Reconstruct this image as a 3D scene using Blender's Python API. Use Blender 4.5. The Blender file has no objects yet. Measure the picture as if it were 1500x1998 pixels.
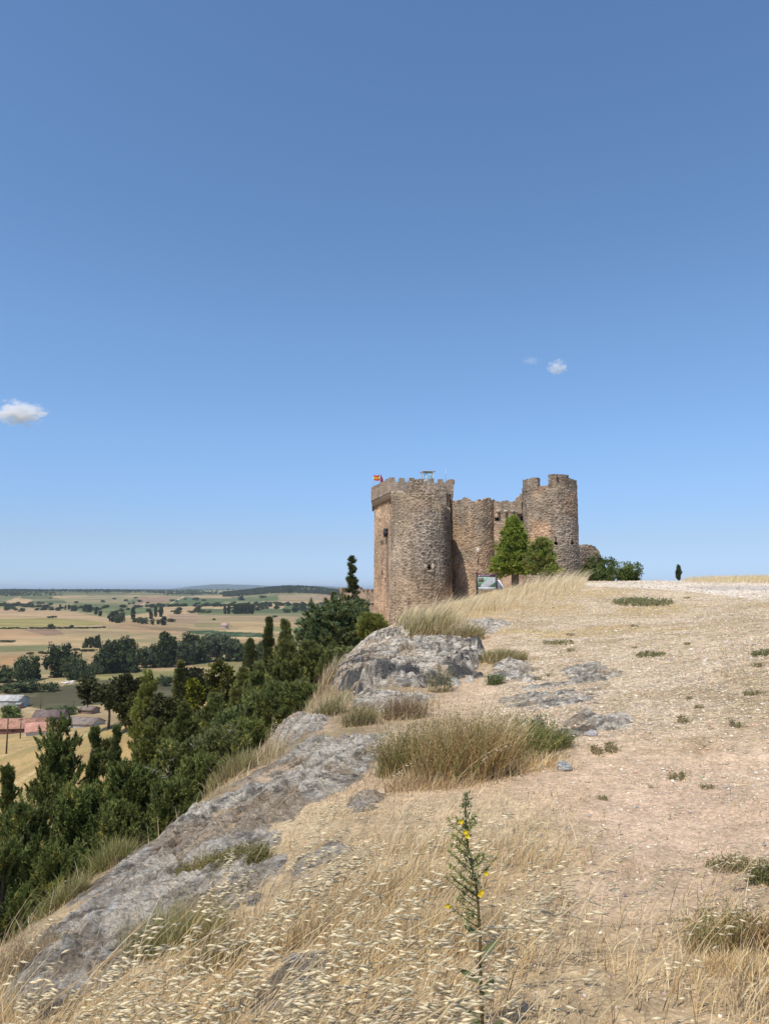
import bpy, bmesh, math, random
import numpy as np
from mathutils import Vector

# ------------------------------------------------------------------ camera, sky, sun, exposure
sc = bpy.context.scene
COL = sc.collection
FPX = 1400.0                      # focal length in photo pixels (1500 x 1998)
PITCH = math.atan(150 / FPX)
EYE = 1.6
SUN_EL, SUN_AZ = math.radians(62), math.radians(124)     # azimuth measured from +X towards -Y side (see SUN_DIR)
SUN_DIR = Vector((math.cos(SUN_EL) * math.cos(SUN_AZ), -math.cos(SUN_EL) * math.sin(SUN_AZ), math.sin(SUN_EL)))

cam_d = bpy.data.cameras.new("camera"); cam = bpy.data.objects.new("camera", cam_d); COL.objects.link(cam)
cam_d.sensor_fit = 'VERTICAL'; cam_d.sensor_height = 36; cam_d.lens = FPX / 1998 * 36
cam_d.clip_start = 0.05; cam_d.clip_end = 120000
cam.location = (0, 0, EYE); cam.rotation_euler = (math.pi / 2 + PITCH, 0, 0)
sc.camera = cam

world = bpy.data.worlds.new("World"); sc.world = world; world.use_nodes = True
wn = world.node_tree; bg = wn.nodes['Background']
sky = wn.nodes.new('ShaderNodeTexSky'); sky.sky_type = 'NISHITA'; sky.sun_disc = False
sky.sun_elevation = SUN_EL; sky.sun_rotation = math.atan2(SUN_DIR.x, SUN_DIR.y)
sky.altitude = 300; sky.air_density = 1.0; sky.dust_density = 0.0; sky.ozone_density = 6.0
# the clear upper air keeps its colour; the bright band at the horizon is toned down by elevation
wtc = wn.nodes.new('ShaderNodeTexCoord'); wsx = wn.nodes.new('ShaderNodeSeparateXYZ'); wn.links.new(wtc.outputs['Generated'], wsx.inputs[0])
wmr = wn.nodes.new('ShaderNodeMapRange'); wmr.inputs[2].default_value = 0.6; wn.links.new(wsx.outputs['Z'], wmr.inputs[0])
wcr = wn.nodes.new('ShaderNodeValToRGB'); wn.links.new(wmr.outputs[0], wcr.inputs[0])
SKY_TONE = [(0.0, (.40, .50, .82)), (.016, (.43, .54, .85)), (.066, (.59, .60, .72)), (.134, (.74, .76, .84)), (.20, (.84, .88, .92)), (.33, (.94, 1, 1))]
for _i, (_p, _k) in enumerate(SKY_TONE):
    _e = wcr.color_ramp.elements[_i] if _i < 2 else wcr.color_ramp.elements.new(_p / .6)
    _e.position = _p / .6; _e.color = (*_k, 1)
wmx = wn.nodes.new('ShaderNodeMix'); wmx.data_type = 'RGBA'; wmx.blend_type = 'MULTIPLY'; wmx.inputs[0].default_value = 1
wn.links.new(sky.outputs[0], wmx.inputs[6]); wn.links.new(wcr.outputs[0], wmx.inputs[7])
wn.links.new(wmx.outputs[2], bg.inputs[0]); bg.inputs[1].default_value = 0.15

sun_d = bpy.data.lights.new("sun", 'SUN'); sun_d.energy = 4.4; sun_d.angle = math.radians(0.53); sun_d.color = (1, .93, .82)
sun = bpy.data.objects.new("sun", sun_d); COL.objects.link(sun)
sun.rotation_euler = SUN_DIR.to_track_quat('Z', 'Y').to_euler(); sun.location = (0, 0, 60)
sc.view_settings.view_transform = 'Standard'; sc.view_settings.look = 'None'
sc.view_settings.exposure = 0.14; sc.view_settings.gamma = 1.0
sc.cycles.volume_max_steps = 256
sc.cycles.max_bounces = 6; sc.cycles.transparent_max_bounces = 12

# ------------------------------------------------------------------ helpers
cp, sp_ = math.cos(PITCH), math.sin(PITCH)
def P(px, py, d):
    """world point seen at photo pixel (px, py) at forward distance d"""
    u = (px - 750) / FPX; v = (999 - py) / FPX
    Y = cp - v * sp_; Z = sp_ + v * cp
    k = d / Y
    return np.array([u * k, d, EYE + Z * k])
def proj(x, y, z):
    """photo pixel of world points (arrays)"""
    y = np.asarray(y, float); zz = np.asarray(z, float) - EYE
    f = y * cp + zz * sp_; w = -y * sp_ + zz * cp
    f = np.where(f > .05, f, .05)
    return 750 + FPX * np.asarray(x) / f, 999 - FPX * w / f
def zpx(py, d): return P(750, py, d)[2]
def xpx(px, d, py=1149): return P(px, py, d)[0]

def _h(ix, iy, iz, seed):
    h = (ix * 374761393 + iy * 668265263 + iz * 1440662683 + seed * 974711 + 1013904223) & 0x7fffffff
    h = ((h ^ (h >> 13)) * 1274126177) & 0x7fffffff
    h = ((h ^ (h >> 16)) * 2246822519) & 0x7fffffff
    return ((h ^ (h >> 15)) & 0xffffff) / float(0xffffff)
def noise(x, y, z=0, seed=0):
    x, y, z = np.broadcast_arrays(np.asarray(x, float), np.asarray(y, float), np.asarray(z, float))
    fx, fy, fz = np.floor(x), np.floor(y), np.floor(z)
    ix, iy, iz = fx.astype(np.int64), fy.astype(np.int64), fz.astype(np.int64)
    tx, ty, tz = x - fx, y - fy, z - fz
    tx, ty, tz = [t * t * t * (t * (t * 6 - 15) + 10) for t in (tx, ty, tz)]
    r = 0
    for dx in (0, 1):
        for dy in (0, 1):
            w = (tx if dx else 1 - tx) * (ty if dy else 1 - ty)
            if np.all(fz == z) :
                r = r + w * _h(ix + dx, iy + dy, iz, seed)
            else:
                r = r + w * ((1 - tz) * _h(ix + dx, iy + dy, iz, seed) + tz * _h(ix + dx, iy + dy, iz + 1, seed))
    return r * 2 - 1
def fbm(x, y, z=0, o=4, seed=0, gain=.5):
    s, a, n = 0, 1.0, 0
    x, y, z = np.asarray(x, float), np.asarray(y, float), np.asarray(z, float)
    for i in range(o):
        k = 2.03 ** i
        s = s + a * noise(x * k + 17.3 * i, y * k - 9.1 * i, z * k if np.any(z) else 0, seed + i)
        n += a; a *= gain
    return s / n
def worley(x, y, seed=0, jit=.85):
    """F1, F2, cell random for 2-D points"""
    x = np.asarray(x, float); y = np.asarray(y, float)
    ix, iy = np.floor(x).astype(np.int64), np.floor(y).astype(np.int64)
    f1 = np.full(x.shape, 9.); f2 = np.full(x.shape, 9.); cid = np.zeros(x.shape)
    for dx in (-1, 0, 1):
        for dy in (-1, 0, 1):
            cx, cy = ix + dx, iy + dy
            px = cx + .5 + jit * (_h(cx, cy, 0 * cx + 1, seed) - .5); py = cy + .5 + jit * (_h(cx, cy, 0 * cx + 2, seed) - .5)
            d = np.hypot(px - x, py - y)
            c = _h(cx, cy, 0 * cx + 3, seed)
            n1 = d < f1
            f2 = np.where(n1, f1, np.minimum(f2, d)); cid = np.where(n1, c, cid); f1 = np.where(n1, d, f1)
    return f1, f2, cid
def sstep(a, b, x):
    t = np.clip((np.asarray(x, float) - a) / (b - a), 0, 1); return t * t * (3 - 2 * t)
def mixc(a, b, t):
    t = np.asarray(t)[..., None]; return np.asarray(a) * (1 - t) + np.asarray(b) * t
def inpoly(x, y, poly):
    r = np.zeros(x.shape, bool); n = len(poly)
    for i in range(n):
        (x1, y1), (x2, y2) = poly[i], poly[(i + 1) % n]
        if y1 == y2: continue
        c = ((y1 > y) != (y2 > y)) & (x < (x2 - x1) * (y - y1) / (y2 - y1) + x1)
        r ^= c
    return r
def polydist(x, y, poly):
    d = np.full(x.shape, 1e9); n = len(poly)
    for i in range(n):
        (x1, y1), (x2, y2) = poly[i], poly[(i + 1) % n]
        ex, ey = x2 - x1, y2 - y1; l = ex * ex + ey * ey + 1e-12
        t = np.clip(((x - x1) * ex + (y - y1) * ey) / l, 0, 1)
        d = np.minimum(d, np.hypot(x - x1 - t * ex, y - y1 - t * ey))
    return np.where(inpoly(x, y, poly), d, -d)

def mesh(name, v, quads=None, tris=None, col=None, smooth=False):
    m = bpy.data.meshes.new(name); v = np.asarray(v, np.float32)
    m.vertices.add(len(v)); m.vertices.foreach_set('co', v.ravel())
    ls, lt, vi = [], [], []
    o = 0
    for f, k in ((quads, 4), (tris, 3)):
        if f is None or len(f) == 0: continue
        f = np.asarray(f, np.int32).reshape(-1, k)
        vi.append(f.ravel()); ls.append(o + np.arange(len(f), dtype=np.int32) * k); lt.append(np.full(len(f), k, np.int32)); o += f.size
    vi = np.concatenate(vi); ls = np.concatenate(ls); lt = np.concatenate(lt)
    m.loops.add(len(vi)); m.loops.foreach_set('vertex_index', vi)
    m.polygons.add(len(ls)); m.polygons.foreach_set('loop_start', ls); m.polygons.foreach_set('loop_total', lt)
    if smooth: m.polygons.foreach_set('use_smooth', np.ones(len(ls), bool))
    if col is not None:
        a = m.color_attributes.new('Col', 'FLOAT_COLOR', 'POINT')
        c = np.ones((len(v), 4), np.float32); c[:, :3] = col
        a.data.foreach_set('color', c.ravel())
    m.update(calc_edges=True)
    return m
def obj(name, m, mat=None, parent=None, loc=None):
    o = bpy.data.objects.new(name, m); COL.objects.link(o)
    if mat and m and not m.materials: m.materials.append(mat)
    if parent: o.parent = parent
    if loc is not None: o.location = loc
    return o
def tag(o, label=None, cat=None, group=None, kind=None):
    if label: o['label'] = label
    if cat: o['category'] = cat
    if group: o['group'] = group
    if kind: o['kind'] = kind
    return o
def empty(name, loc, label, cat, group=None, rz=0):
    o = bpy.data.objects.new(name, None); COL.objects.link(o); o.location = loc; o.rotation_euler.z = rz
    o.empty_display_size = .3
    return tag(o, label, cat, group)
class MB:
    """collects pieces into one mesh"""
    def __init__(s): s.v, s.q, s.t, s.c, s.n = [], [], [], [], 0
    def add(s, v, q=None, t=None, c=(1, 1, 1)):
        v = np.asarray(v, float).reshape(-1, 3)
        if q is not None and len(q): s.q.append(np.asarray(q).reshape(-1, 4) + s.n)
        if t is not None and len(t): s.t.append(np.asarray(t).reshape(-1, 3) + s.n)
        c = np.asarray(c, float); s.c.append(np.broadcast_to(c, (len(v), 3)) if c.ndim == 1 else c)
        s.v.append(v); s.n += len(v); return s
    def box(s, c, size, rz=0, col=(1, 1, 1), tilt=None):
        x, y, z = [a / 2 for a in size]
        v = np.array([[-x, -y, -z], [x, -y, -z], [x, y, -z], [-x, y, -z], [-x, -y, z], [x, -y, z], [x, y, z], [-x, y, z]])
        if tilt is not None: v = v @ np.array(tilt).T
        ca, sa = math.cos(rz), math.sin(rz)
        v = v @ np.array([[ca, -sa, 0], [sa, ca, 0], [0, 0, 1]]).T + np.asarray(c)
        return s.add(v, [[0, 3, 2, 1], [4, 5, 6, 7], [0, 1, 5, 4], [1, 2, 6, 5], [2, 3, 7, 6], [3, 0, 4, 7]], c=col)
    def tube(s, pts, rad, n=6, col=(1, 1, 1), cap=True):
        pts = np.asarray(pts, float); k = len(pts); rad = np.broadcast_to(np.asarray(rad, float), (k,))
        tan = np.gradient(pts, axis=0); tan /= np.linalg.norm(tan, axis=1)[:, None] + 1e-9
        ref = np.where(np.abs(tan[:, 2:3]) > .9, np.array([[1., 0, 0]]), np.array([[0, 0, 1.]]))
        a = np.cross(tan, ref); a /= np.linalg.norm(a, axis=1)[:, None] + 1e-9
        b = np.cross(tan, a)
        th = np.arange(n) * 2 * math.pi / n
        v = pts[:, None] + rad[:, None, None] * (np.cos(th)[None, :, None] * a[:, None] + np.sin(th)[None, :, None] * b[:, None])
        i, j = np.meshgrid(np.arange(k - 1), np.arange(n), indexing='ij'); j2 = (j + 1) % n
        q = np.stack([i * n + j, i * n + j2, (i + 1) * n + j2, (i + 1) * n + j], -1).reshape(-1, 4)
        v = v.reshape(-1, 3); t = None
        if cap:
            v = np.vstack([v, pts[:1], pts[-1:]]); c0, c1 = k * n, k * n + 1
            t = [[c0, (j + 1) % n, j] for j in range(n)] + [[c1, (k - 1) * n + j, (k - 1) * n + (j + 1) % n] for j in range(n)]
        return s.add(v, q, t, c=col)
    def mesh(s, name, smooth=False):
        return mesh(name, np.vstack(s.v), np.vstack(s.q) if s.q else None, np.vstack(s.t) if s.t else None, np.vstack(s.c), smooth)
    def build(s, name, mat, parent=None, smooth=False, loc=None): return obj(name, s.mesh(name, smooth), mat, parent, loc)

# ------------------------------------------------------------------ materials
def new_mat(name):
    m = bpy.data.materials.new(name); m.use_nodes = True
    nt = m.node_tree; b = nt.nodes['Principled BSDF']
    b.inputs['Roughness'].default_value = .85
    b.inputs['Specular IOR Level'].default_value = .25
    return m, nt, b
def nd(nt, t, **k):
    n = nt.nodes.new(t)
    for a, v in k.items():
        if a.startswith('i_'): n.inputs[a[2:].replace('_', ' ')].default_value = v
        else: setattr(n, a, v)
    return n
def pos_node(nt):
    return nd(nt, 'ShaderNodeNewGeometry').outputs['Position']
def noise_node(nt, vec, scale, detail=4, rough=.6):
    n = nd(nt, 'ShaderNodeTexNoise', i_Scale=scale, i_Detail=detail, i_Roughness=rough); nt.links.new(vec, n.inputs['Vector']); return n.outputs['Fac']
def maprange(nt, x, a, b, c, d):
    n = nd(nt, 'ShaderNodeMapRange'); n.inputs[1].default_value = a; n.inputs[2].default_value = b; n.inputs[3].default_value = c; n.inputs[4].default_value = d
    nt.links.new(x, n.inputs[0]); return n.outputs[0]
def mul(nt, a, b):
    n = nd(nt, 'ShaderNodeMath', operation='MULTIPLY')
    for i, x in enumerate((a, b)):
        if isinstance(x, (int, float)): n.inputs[i].default_value = x
        else: nt.links.new(x, n.inputs[i])
    return n.outputs[0]
def scalecol(nt, c, f):
    n = nd(nt, 'ShaderNodeVectorMath', operation='SCALE'); nt.links.new(c, n.inputs[0])
    if isinstance(f, (int, float)): n.inputs['Scale'].default_value = f
    else: nt.links.new(f, n.inputs['Scale'])
    return n.outputs[0]
def mat_attr(name, rough=.9, nscale=0, namp=.3, bump=0, bscale=20, transl=0, spec=.2, nscale2=0):
    """base colour from the Col attribute, varied by noise, optional bump / leaf translucency"""
    m, nt, b = new_mat(name)
    b.inputs['Roughness'].default_value = rough; b.inputs['Specular IOR Level'].default_value = spec
    a = nd(nt, 'ShaderNodeAttribute', attribute_name='Col').outputs['Color']
    pos = pos_node(nt)
    if nscale: a = scalecol(nt, a, maprange(nt, noise_node(nt, pos, nscale), .25, .75, 1 - namp, 1 + namp))
    if nscale2: a = scalecol(nt, a, maprange(nt, noise_node(nt, pos, nscale2, 2), .25, .75, 1 - namp, 1 + namp))
    nt.links.new(a, b.inputs['Base Color'])
    if bump:
        bn = nd(nt, 'ShaderNodeBump', i_Strength=1.0, i_Distance=bump)
        nt.links.new(noise_node(nt, pos, bscale, 6, .65), bn.inputs['Height']); nt.links.new(bn.outputs[0], b.inputs['Normal'])
    if transl:
        t = nd(nt, 'ShaderNodeBsdfTranslucent'); nt.links.new(a, t.inputs['Color'])
        mx = nd(nt, 'ShaderNodeMixShader'); mx.inputs[0].default_value = transl
        nt.links.new(b.outputs[0], mx.inputs[1]); nt.links.new(t.outputs[0], mx.inputs[2])
        nt.links.new(mx.outputs[0], nt.nodes['Material Output'].inputs['Surface'])
    return m
def mat_flat(name, c, rough=.6, metal=0, spec=.4, nscale=6, namp=.12, bump=0, bscale=30):
    m, nt, b = new_mat(name); pos = pos_node(nt)
    rgb = nd(nt, 'ShaderNodeRGB'); rgb.outputs[0].default_value = (*c, 1)
    a = scalecol(nt, rgb.outputs[0], maprange(nt, noise_node(nt, pos, nscale), .25, .75, 1 - namp, 1 + namp))
    nt.links.new(a, b.inputs['Base Color']); b.inputs['Roughness'].default_value = rough; b.inputs['Metallic'].default_value = metal
    b.inputs['Specular IOR Level'].default_value = spec
    if bump:
        bn = nd(nt, 'ShaderNodeBump', i_Strength=1.0, i_Distance=bump)
        nt.links.new(noise_node(nt, pos, bscale, 5), bn.inputs['Height']); nt.links.new(bn.outputs[0], b.inputs['Normal'])
    return m
M = {}
M['stone'] = mat_attr('masonry', .95, nscale=9, namp=.22, bump=.05, bscale=5, nscale2=.5)
M['leaf'] = mat_attr('leaf', .75, transl=.22, spec=.2)
M['leaf_far'] = mat_attr('leaf_far', .9, nscale=.25, namp=.25, transl=.15, spec=.1)
M['grass'] = mat_attr('grass', .8, transl=.3, spec=.2)
M['oat'] = mat_attr('oat_husk', .7, transl=.4, spec=.2)
M['bark'] = mat_attr('bark', .95, nscale=14, namp=.3, bump=.02, bscale=25)
m, nt, b = new_mat('limestone'); M['rock'] = m; pos = pos_node(nt)
a = nd(nt, 'ShaderNodeAttribute', attribute_name='Col').outputs['Color']
mp = nd(nt, 'ShaderNodeMapping'); mp.inputs['Rotation'].default_value = (.2, .15, -1.15); mp.inputs['Scale'].default_value = (.8, 3.6, 2.6); nt.links.new(pos, mp.inputs['Vector'])
n1_ = noise_node(nt, mp.outputs[0], 11, 10, .78); a = scalecol(nt, a, maprange(nt, n1_, .30, .66, 1.0, 2.35))
n2_ = noise_node(nt, pos, 48, 4, .7); a = scalecol(nt, a, maprange(nt, n2_, .34, .66, .62, 1.42))
v_ = nd(nt, 'ShaderNodeTexVoronoi', i_Scale=3.2, feature='DISTANCE_TO_EDGE'); nd_ = nd(nt, 'ShaderNodeMix', data_type='VECTOR'); nd_.inputs[0].default_value = .12
nz_ = nd(nt, 'ShaderNodeTexNoise', i_Scale=6.0, i_Detail=4.0); nt.links.new(mp.outputs[0], nz_.inputs['Vector']); nt.links.new(mp.outputs[0], nd_.inputs[4]); nt.links.new(nz_.outputs['Color'], nd_.inputs[5]); nt.links.new(nd_.outputs[1], v_.inputs['Vector'])
a = scalecol(nt, a, maprange(nt, v_.outputs['Distance'], 0, .03, .72, 1))
nt.links.new(a, b.inputs['Base Color']); b.inputs['Roughness'].default_value = .95; b.inputs['Specular IOR Level'].default_value = .15
h_ = nd(nt, 'ShaderNodeMath', operation='ADD'); nt.links.new(mul(nt, n1_, 1.3), h_.inputs[0]); nt.links.new(maprange(nt, v_.outputs['Distance'], 0, .05, -.3, 0), h_.inputs[1])
bn = nd(nt, 'ShaderNodeBump', i_Strength=1.0, i_Distance=.09); nt.links.new(h_.outputs[0], bn.inputs['Height']); nt.links.new(bn.outputs[0], b.inputs['Normal'])
M['pebble'] = mat_attr('pebble', .9, nscale=30, namp=.2)
M['roof'] = mat_attr('roof_tile', .9, nscale=2.5, namp=.35, bump=.06, bscale=3, nscale2=.6)
M['paint'] = mat_attr('painted', .6, nscale=1.5, namp=.15)
M['steel'] = mat_flat('steel', (.35, .37, .38), .4, .7)
M['black'] = mat_flat('black_paint', (.02, .02, .022), .5)
M['wood'] = mat_flat('pole_wood', (.09, .06, .045), .9, bump=.01)
M['void'] = mat_flat('dark_timber', (.03, .028, .03), .8)
gm, gnt, gb = new_mat('glass'); gb.inputs['Base Color'].default_value = (.75, .88, .93, 1)
gb.inputs['Roughness'].default_value = .05; gb.inputs['IOR'].default_value = 1.15; M['glass'] = gm
_t = gnt.nodes.new('ShaderNodeBsdfTransparent'); _t.inputs[0].default_value = (.80,.93,.95,1); _m = gnt.nodes.new('ShaderNodeMixShader'); _m.inputs[0].default_value = .16
gnt.links.new(_t.outputs[0], _m.inputs[1]); gnt.links.new(gb.outputs[0], _m.inputs[2]); gnt.links.new(_m.outputs[0], gnt.nodes['Material Output'].inputs['Surface'])

# ground: colour attribute, fine noise and pebbly bump that is strong on the stony ground (attribute Det)
m, nt, b = new_mat('ground'); M['ground'] = m
pos = pos_node(nt)
a = nd(nt, 'ShaderNodeAttribute', attribute_name='Col').outputs['Color']
det = nd(nt, 'ShaderNodeAttribute', attribute_name='Det').outputs['Color']
sep = nd(nt, 'ShaderNodeSeparateColor'); nt.links.new(det, sep.inputs[0])
peb, fine = sep.outputs[0], sep.outputs[1]
vor = nd(nt, 'ShaderNodeTexVoronoi', i_Scale=21.0); nt.links.new(pos, vor.inputs['Vector'])
vcol = nd(nt, 'ShaderNodeSeparateColor'); nt.links.new(vor.outputs['Color'], vcol.inputs[0])
pv = maprange(nt, vcol.outputs[0], 0, 1, .68, 1.42)
one = nd(nt, 'ShaderNodeMix'); one.inputs[2].default_value = 1.0; nt.links.new(peb, one.inputs[0]); nt.links.new(pv, one.inputs[3])
a = scalecol(nt, a, one.outputs[0])
fn = maprange(nt, noise_node(nt, pos, 38, 5, .7), .3, .7, .55, 1.4)
one2 = nd(nt, 'ShaderNodeMix'); one2.inputs[2].default_value = 1.0; nt.links.new(fine, one2.inputs[0]); nt.links.new(fn, one2.inputs[3])
a = scalecol(nt, a, one2.outputs[0])
a = scalecol(nt, a, maprange(nt, noise_node(nt, pos, 2.2, 5, .65), .3, .7, .82, 1.16))
f9 = maprange(nt, noise_node(nt, pos, 9, 4, .7), .3, .7, .68, 1.28)
one3 = nd(nt, 'ShaderNodeMix'); one3.inputs[2].default_value = 1.0; nt.links.new(fine, one3.inputs[0]); nt.links.new(f9, one3.inputs[3]); a = scalecol(nt, a, one3.outputs[0])
a = scalecol(nt, a, maprange(nt, noise_node(nt, pos, .02, 5, .6), .3, .7, .86, 1.14))
nt.links.new(a, b.inputs['Base Color']); b.inputs['Roughness'].default_value = .95; b.inputs['Specular IOR Level'].default_value = .1
b1 = nd(nt, 'ShaderNodeBump', i_Distance=.03); nt.links.new(peb, b1.inputs['Strength']); 
inv = nd(nt, 'ShaderNodeMath', operation='SUBTRACT'); inv.inputs[0].default_value = 1; nt.links.new(vor.outputs['Distance'], inv.inputs[1])
nt.links.new(inv.outputs[0], b1.inputs['Height'])
b2 = nd(nt, 'ShaderNodeBump', i_Distance=.025); nt.links.new(fine, b2.inputs['Strength']); nt.links.new(noise_node(nt, pos, 26, 6, .7), b2.inputs['Height'])
nt.links.new(b1.outputs[0], b2.inputs['Normal']); nt.links.new(b2.outputs[0], b.inputs['Normal'])

# ------------------------------------------------------------------ terrain height
CTL = []
for px, py, d in [(0,1998,3.3),(375,1998,2.9),(750,1998,2.64),(1125,1998,2.6),(1500,1998,2.6),
    (0,1900,4.0),(0,1850,4.4),(200,1700,5.6),(200,1850,4.0),(350,1850,3.7),(350,1700,5.1),(350,1600,6.8),(430,1545,8.2),
    (600,1800,3.7),(600,1600,5.5),(600,1500,7.4),(600,1400,10.8),(530,1435,11.0),(640,1338,15),(700,1300,15.5),(700,1262,19.5),
    (750,1700,4.2),(750,1500,6.9),(750,1400,9.8),(760,1300,14),(760,1250,18),(762,1222,23),(850,1440,8.3),(850,1340,12.0),(850,1255,17),(850,1215,22),(850,1196,28),
    (950,1250,16.5),(950,1200,24),(950,1172,34),(1050,1143,42),(1130,1136,46),(1100,1700,4.1),(1100,1500,6.3),(1100,1340,11),(1100,1250,16.5),(1100,1190,25.5),
    (1400,1700,4.1),(1400,1500,6.0),(1400,1324,10),(1400,1201,20),(1400,1163,30),(1250,1134.5,48),(1500,1131,54),(1500,1150,34),
    (13,1470,172),(213,1418,125),(250,1460,100),(0,1540,125),(110,1440,165),(505,1330,105),(415,1350,108),(330,1395,118)]:
    CTL.append(P(px, py, d))
CTL += [np.array(p, float) for p in [(0,.6,0),(-1.2,.8,-.1),(1.2,.8,.02),(0,-1.5,0),(-3,0,-.75),(-6,-1,-3.2),(3,0,.1),(8,-2,.35),(-20,-8,-12),(-45,-30,-30),(30,-10,1),(60,-60,-2),(0,-60,-1),(0,-15,0),(-60,-90,-40),
    (-3.3,6,-2.4),(-4.9,9,-4.9),(-8,15,-8.5),(-13.4,25,-13),(-32,60,-24),(-2.9,7.4,-2.4),(-4.8,12,-5),(-8,20,-8.5),(-15.7,40,-14),(-27,70,-19),
    (-2.6,10,-2.4),(-3.9,15,-4.6),(-6.4,25,-7.5),(-12.5,50,-11),(-25,100,-17),(-37,150,-25),
    (-2.5,16,-2.4),(-3.9,25,-4.6),(-7.9,50,-8.5),(-23.5,150,-21),(-1.8,22,-1.8),(-3.1,40,-4),(-5.5,70,-6.5),(-7.9,100,-9),(-10,128,-12),
    (-1,28,-.9),(-1.8,50,-2.8),(-3.6,100,-6),(.3,40,-.8),(.5,70,-2.4),(.8,100,-3.6),(1,128,-5),(3.2,45,.1),(5,70,-1),(7.1,100,-2.4),
    (7.1,50,1.0),(8.3,58,1.0),(10,70,.8),(14,100,.9),(12.9,60,1.7),(17,80,1.6),(21.4,100,1.75),(27,100,1.9),(20,60,2.0),(40,100,2.1),(60,150,2.0),(40,60,2.05),(70,80,2),
    (20,135,1),(10,150,-4),(80,250,-8),(20,250,-20),(150,150,-5),(150,0,-5),(200,300,-25),(-10,200,-24)]]
for a_, r_ in [(-75,150),(-100,220)]: CTL.append(np.array([r_*math.sin(math.radians(a_)), r_*math.cos(math.radians(a_)), -42]))
for a_ in (-150,-110,-75,-50,-35,-25,-15,-5,5,20,40,70,110,150,180):
    CTL.append(np.array([420*math.sin(math.radians(a_)), 420*math.cos(math.radians(a_)), -50]))
    CTL.append(np.array([300*math.sin(math.radians(a_)), 300*math.cos(math.radians(a_)), -48 if a_ < 0 else (-44 if a_ < 12 else -22)]))
CTL = np.array(CTL)
def _w(x, y):
    a = np.arctan2(x, y); r = np.log(np.maximum(np.hypot(x, y), .3)); return a * 1.6, r
CA, CR = _w(CTL[:, 0], CTL[:, 1])
def _phi(da, dr): return np.sqrt(da * da + dr * dr + .0036)
_K = _phi(CA[:, None] - CA[None], CR[:, None] - CR[None]); _n = len(CTL)
_A = np.zeros((_n + 1, _n + 1)); _A[:_n, :_n] = _K; _A[:_n, _n] = 1; _A[_n, :_n] = 1
_W = np.linalg.solve(_A, np.append(CTL[:, 2], 0))
def valley(x, y):
    r = np.hypot(x, y); a = np.degrees(np.arctan2(x, y))
    z = -50 + 1.2 * fbm(x / 260, y / 260, o=2, seed=5) * sstep(400, 900, r)
    hills = sstep(1700, 6200, r)
    z = z + 36 * hills + hills * sstep(9000, 6000, r) * 20 * fbm(x / 900, y / 1100, o=3, seed=8) + 5 * sstep(1200, 2200, r) * sstep(6000, 4000, r) * fbm(x / 420, y / 420, o=2, seed=18)
    z = z + 13 * sstep(8000, 20000, r)
    # wooded ridge right of centre, blue ranges far beyond
    z = z + 41 * np.exp(-((a + 7.2) / 4.4) ** 2) * np.exp(-((r - 3900) / 900) ** 2)
    z = z + 12 * np.exp(-((a + 24) / 8) ** 2) * np.exp(-((r - 4300) / 700) ** 2)
    rng1 = np.exp(-((a + 12.2) / 3.6) ** 4) * (112 + 16 * noise(a * .7, 3, 0, 4)) + np.exp(-((a + 15.5) / 1.6) ** 2) * -14 + 88 * np.exp(-((a + 5.5) / 2.5) ** 2)
    z = z + rng1 * np.exp(-((r - 19500) / 2600) ** 2)
    return z
def H(x, y, micro=True):
    x = np.atleast_1d(np.asarray(x, float)).ravel(); y = np.atleast_1d(np.asarray(y, float)).ravel()
    out = np.zeros(len(x)); r = np.hypot(x, y)
    near = r < 470
    if near.any():
        xa, ya = x[near], y[near]; a, l = _w(xa, ya); z = np.zeros(len(xa))
        for i in range(0, len(xa), 60000):
            s = slice(i, i + 60000)
            z[s] = _phi(a[s, None] - CA[None], l[s, None] - CR[None]) @ _W[:_n] + _W[_n]
        if micro:
            k = sstep(160, 20, r[near])
            z = z + k * (.05 * fbm(xa / 1.3, ya / 1.3, o=4, seed=2) + .018 * fbm(xa / .17, ya / .17, o=3, seed=3)) + (1 - k) * .35 * fbm(xa / 9, ya / 9, o=3, seed=4) + .4 * sstep(12, 60, r[near]) * fbm(xa / 14, ya / 14, o=2, seed=14) * sstep(0, -8, xa)
        z = z - .16 * np.exp(-((xa - 2.86) ** 2 + ((ya - 6.5) * .8) ** 2) / .012) + .05 * np.exp(-((xa - 2.84) ** 2 + (ya - 6.25) ** 2) / .03)
        out[near] = z
    t = sstep(300, 460, r)
    far = r > 290
    if far.any(): out[far] = out[far] * (1 - t[far]) + valley(x[far], y[far]) * t[far]
    return out
def gz(x, y): return float(H([x], [y])[0])
_D = np.concatenate([np.geomspace(1.6, 60, 500), np.geomspace(60.5, 400, 300), np.geomspace(402, 9000, 500)])
def hit(px, py, dmin=0, dmax=1e6):
    """first ground point under photo pixel"""
    p1 = P(px, py, 1.0); D = _D[(_D > dmin) & (_D < dmax)]; pts = np.stack([p1[0] * D, D, EYE + (p1[2] - EYE) * D], -1); h = H(pts[:, 0], pts[:, 1])
    k = np.where(pts[:, 2] <= h)[0]
    if len(k) == 0:
        if dmax > 1e5: return None
        i = int(np.argmin(pts[:, 2] - h)); q = pts[i].copy(); q[2] = h[i]; return q      # nearest point under the grazing ray
    i = k[0]
    if i == 0: return pts[0]
    f0 = pts[i - 1, 2] - h[i - 1]; f1 = pts[i, 2] - h[i]; t = f0 / (f0 - f1 + 1e-9)
    q = pts[i - 1] * (1 - t) + pts[i] * t; q[2] = gz(q[0], q[1]); return q
def flat_hit(px, py, z=-50):
    p1 = P(px, py, 1.0); s = (p1[2] - EYE); d = (z - EYE) / s
    q = P(px, py, d); q[2] = H([q[0]], [q[1]])[0]; return q

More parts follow.
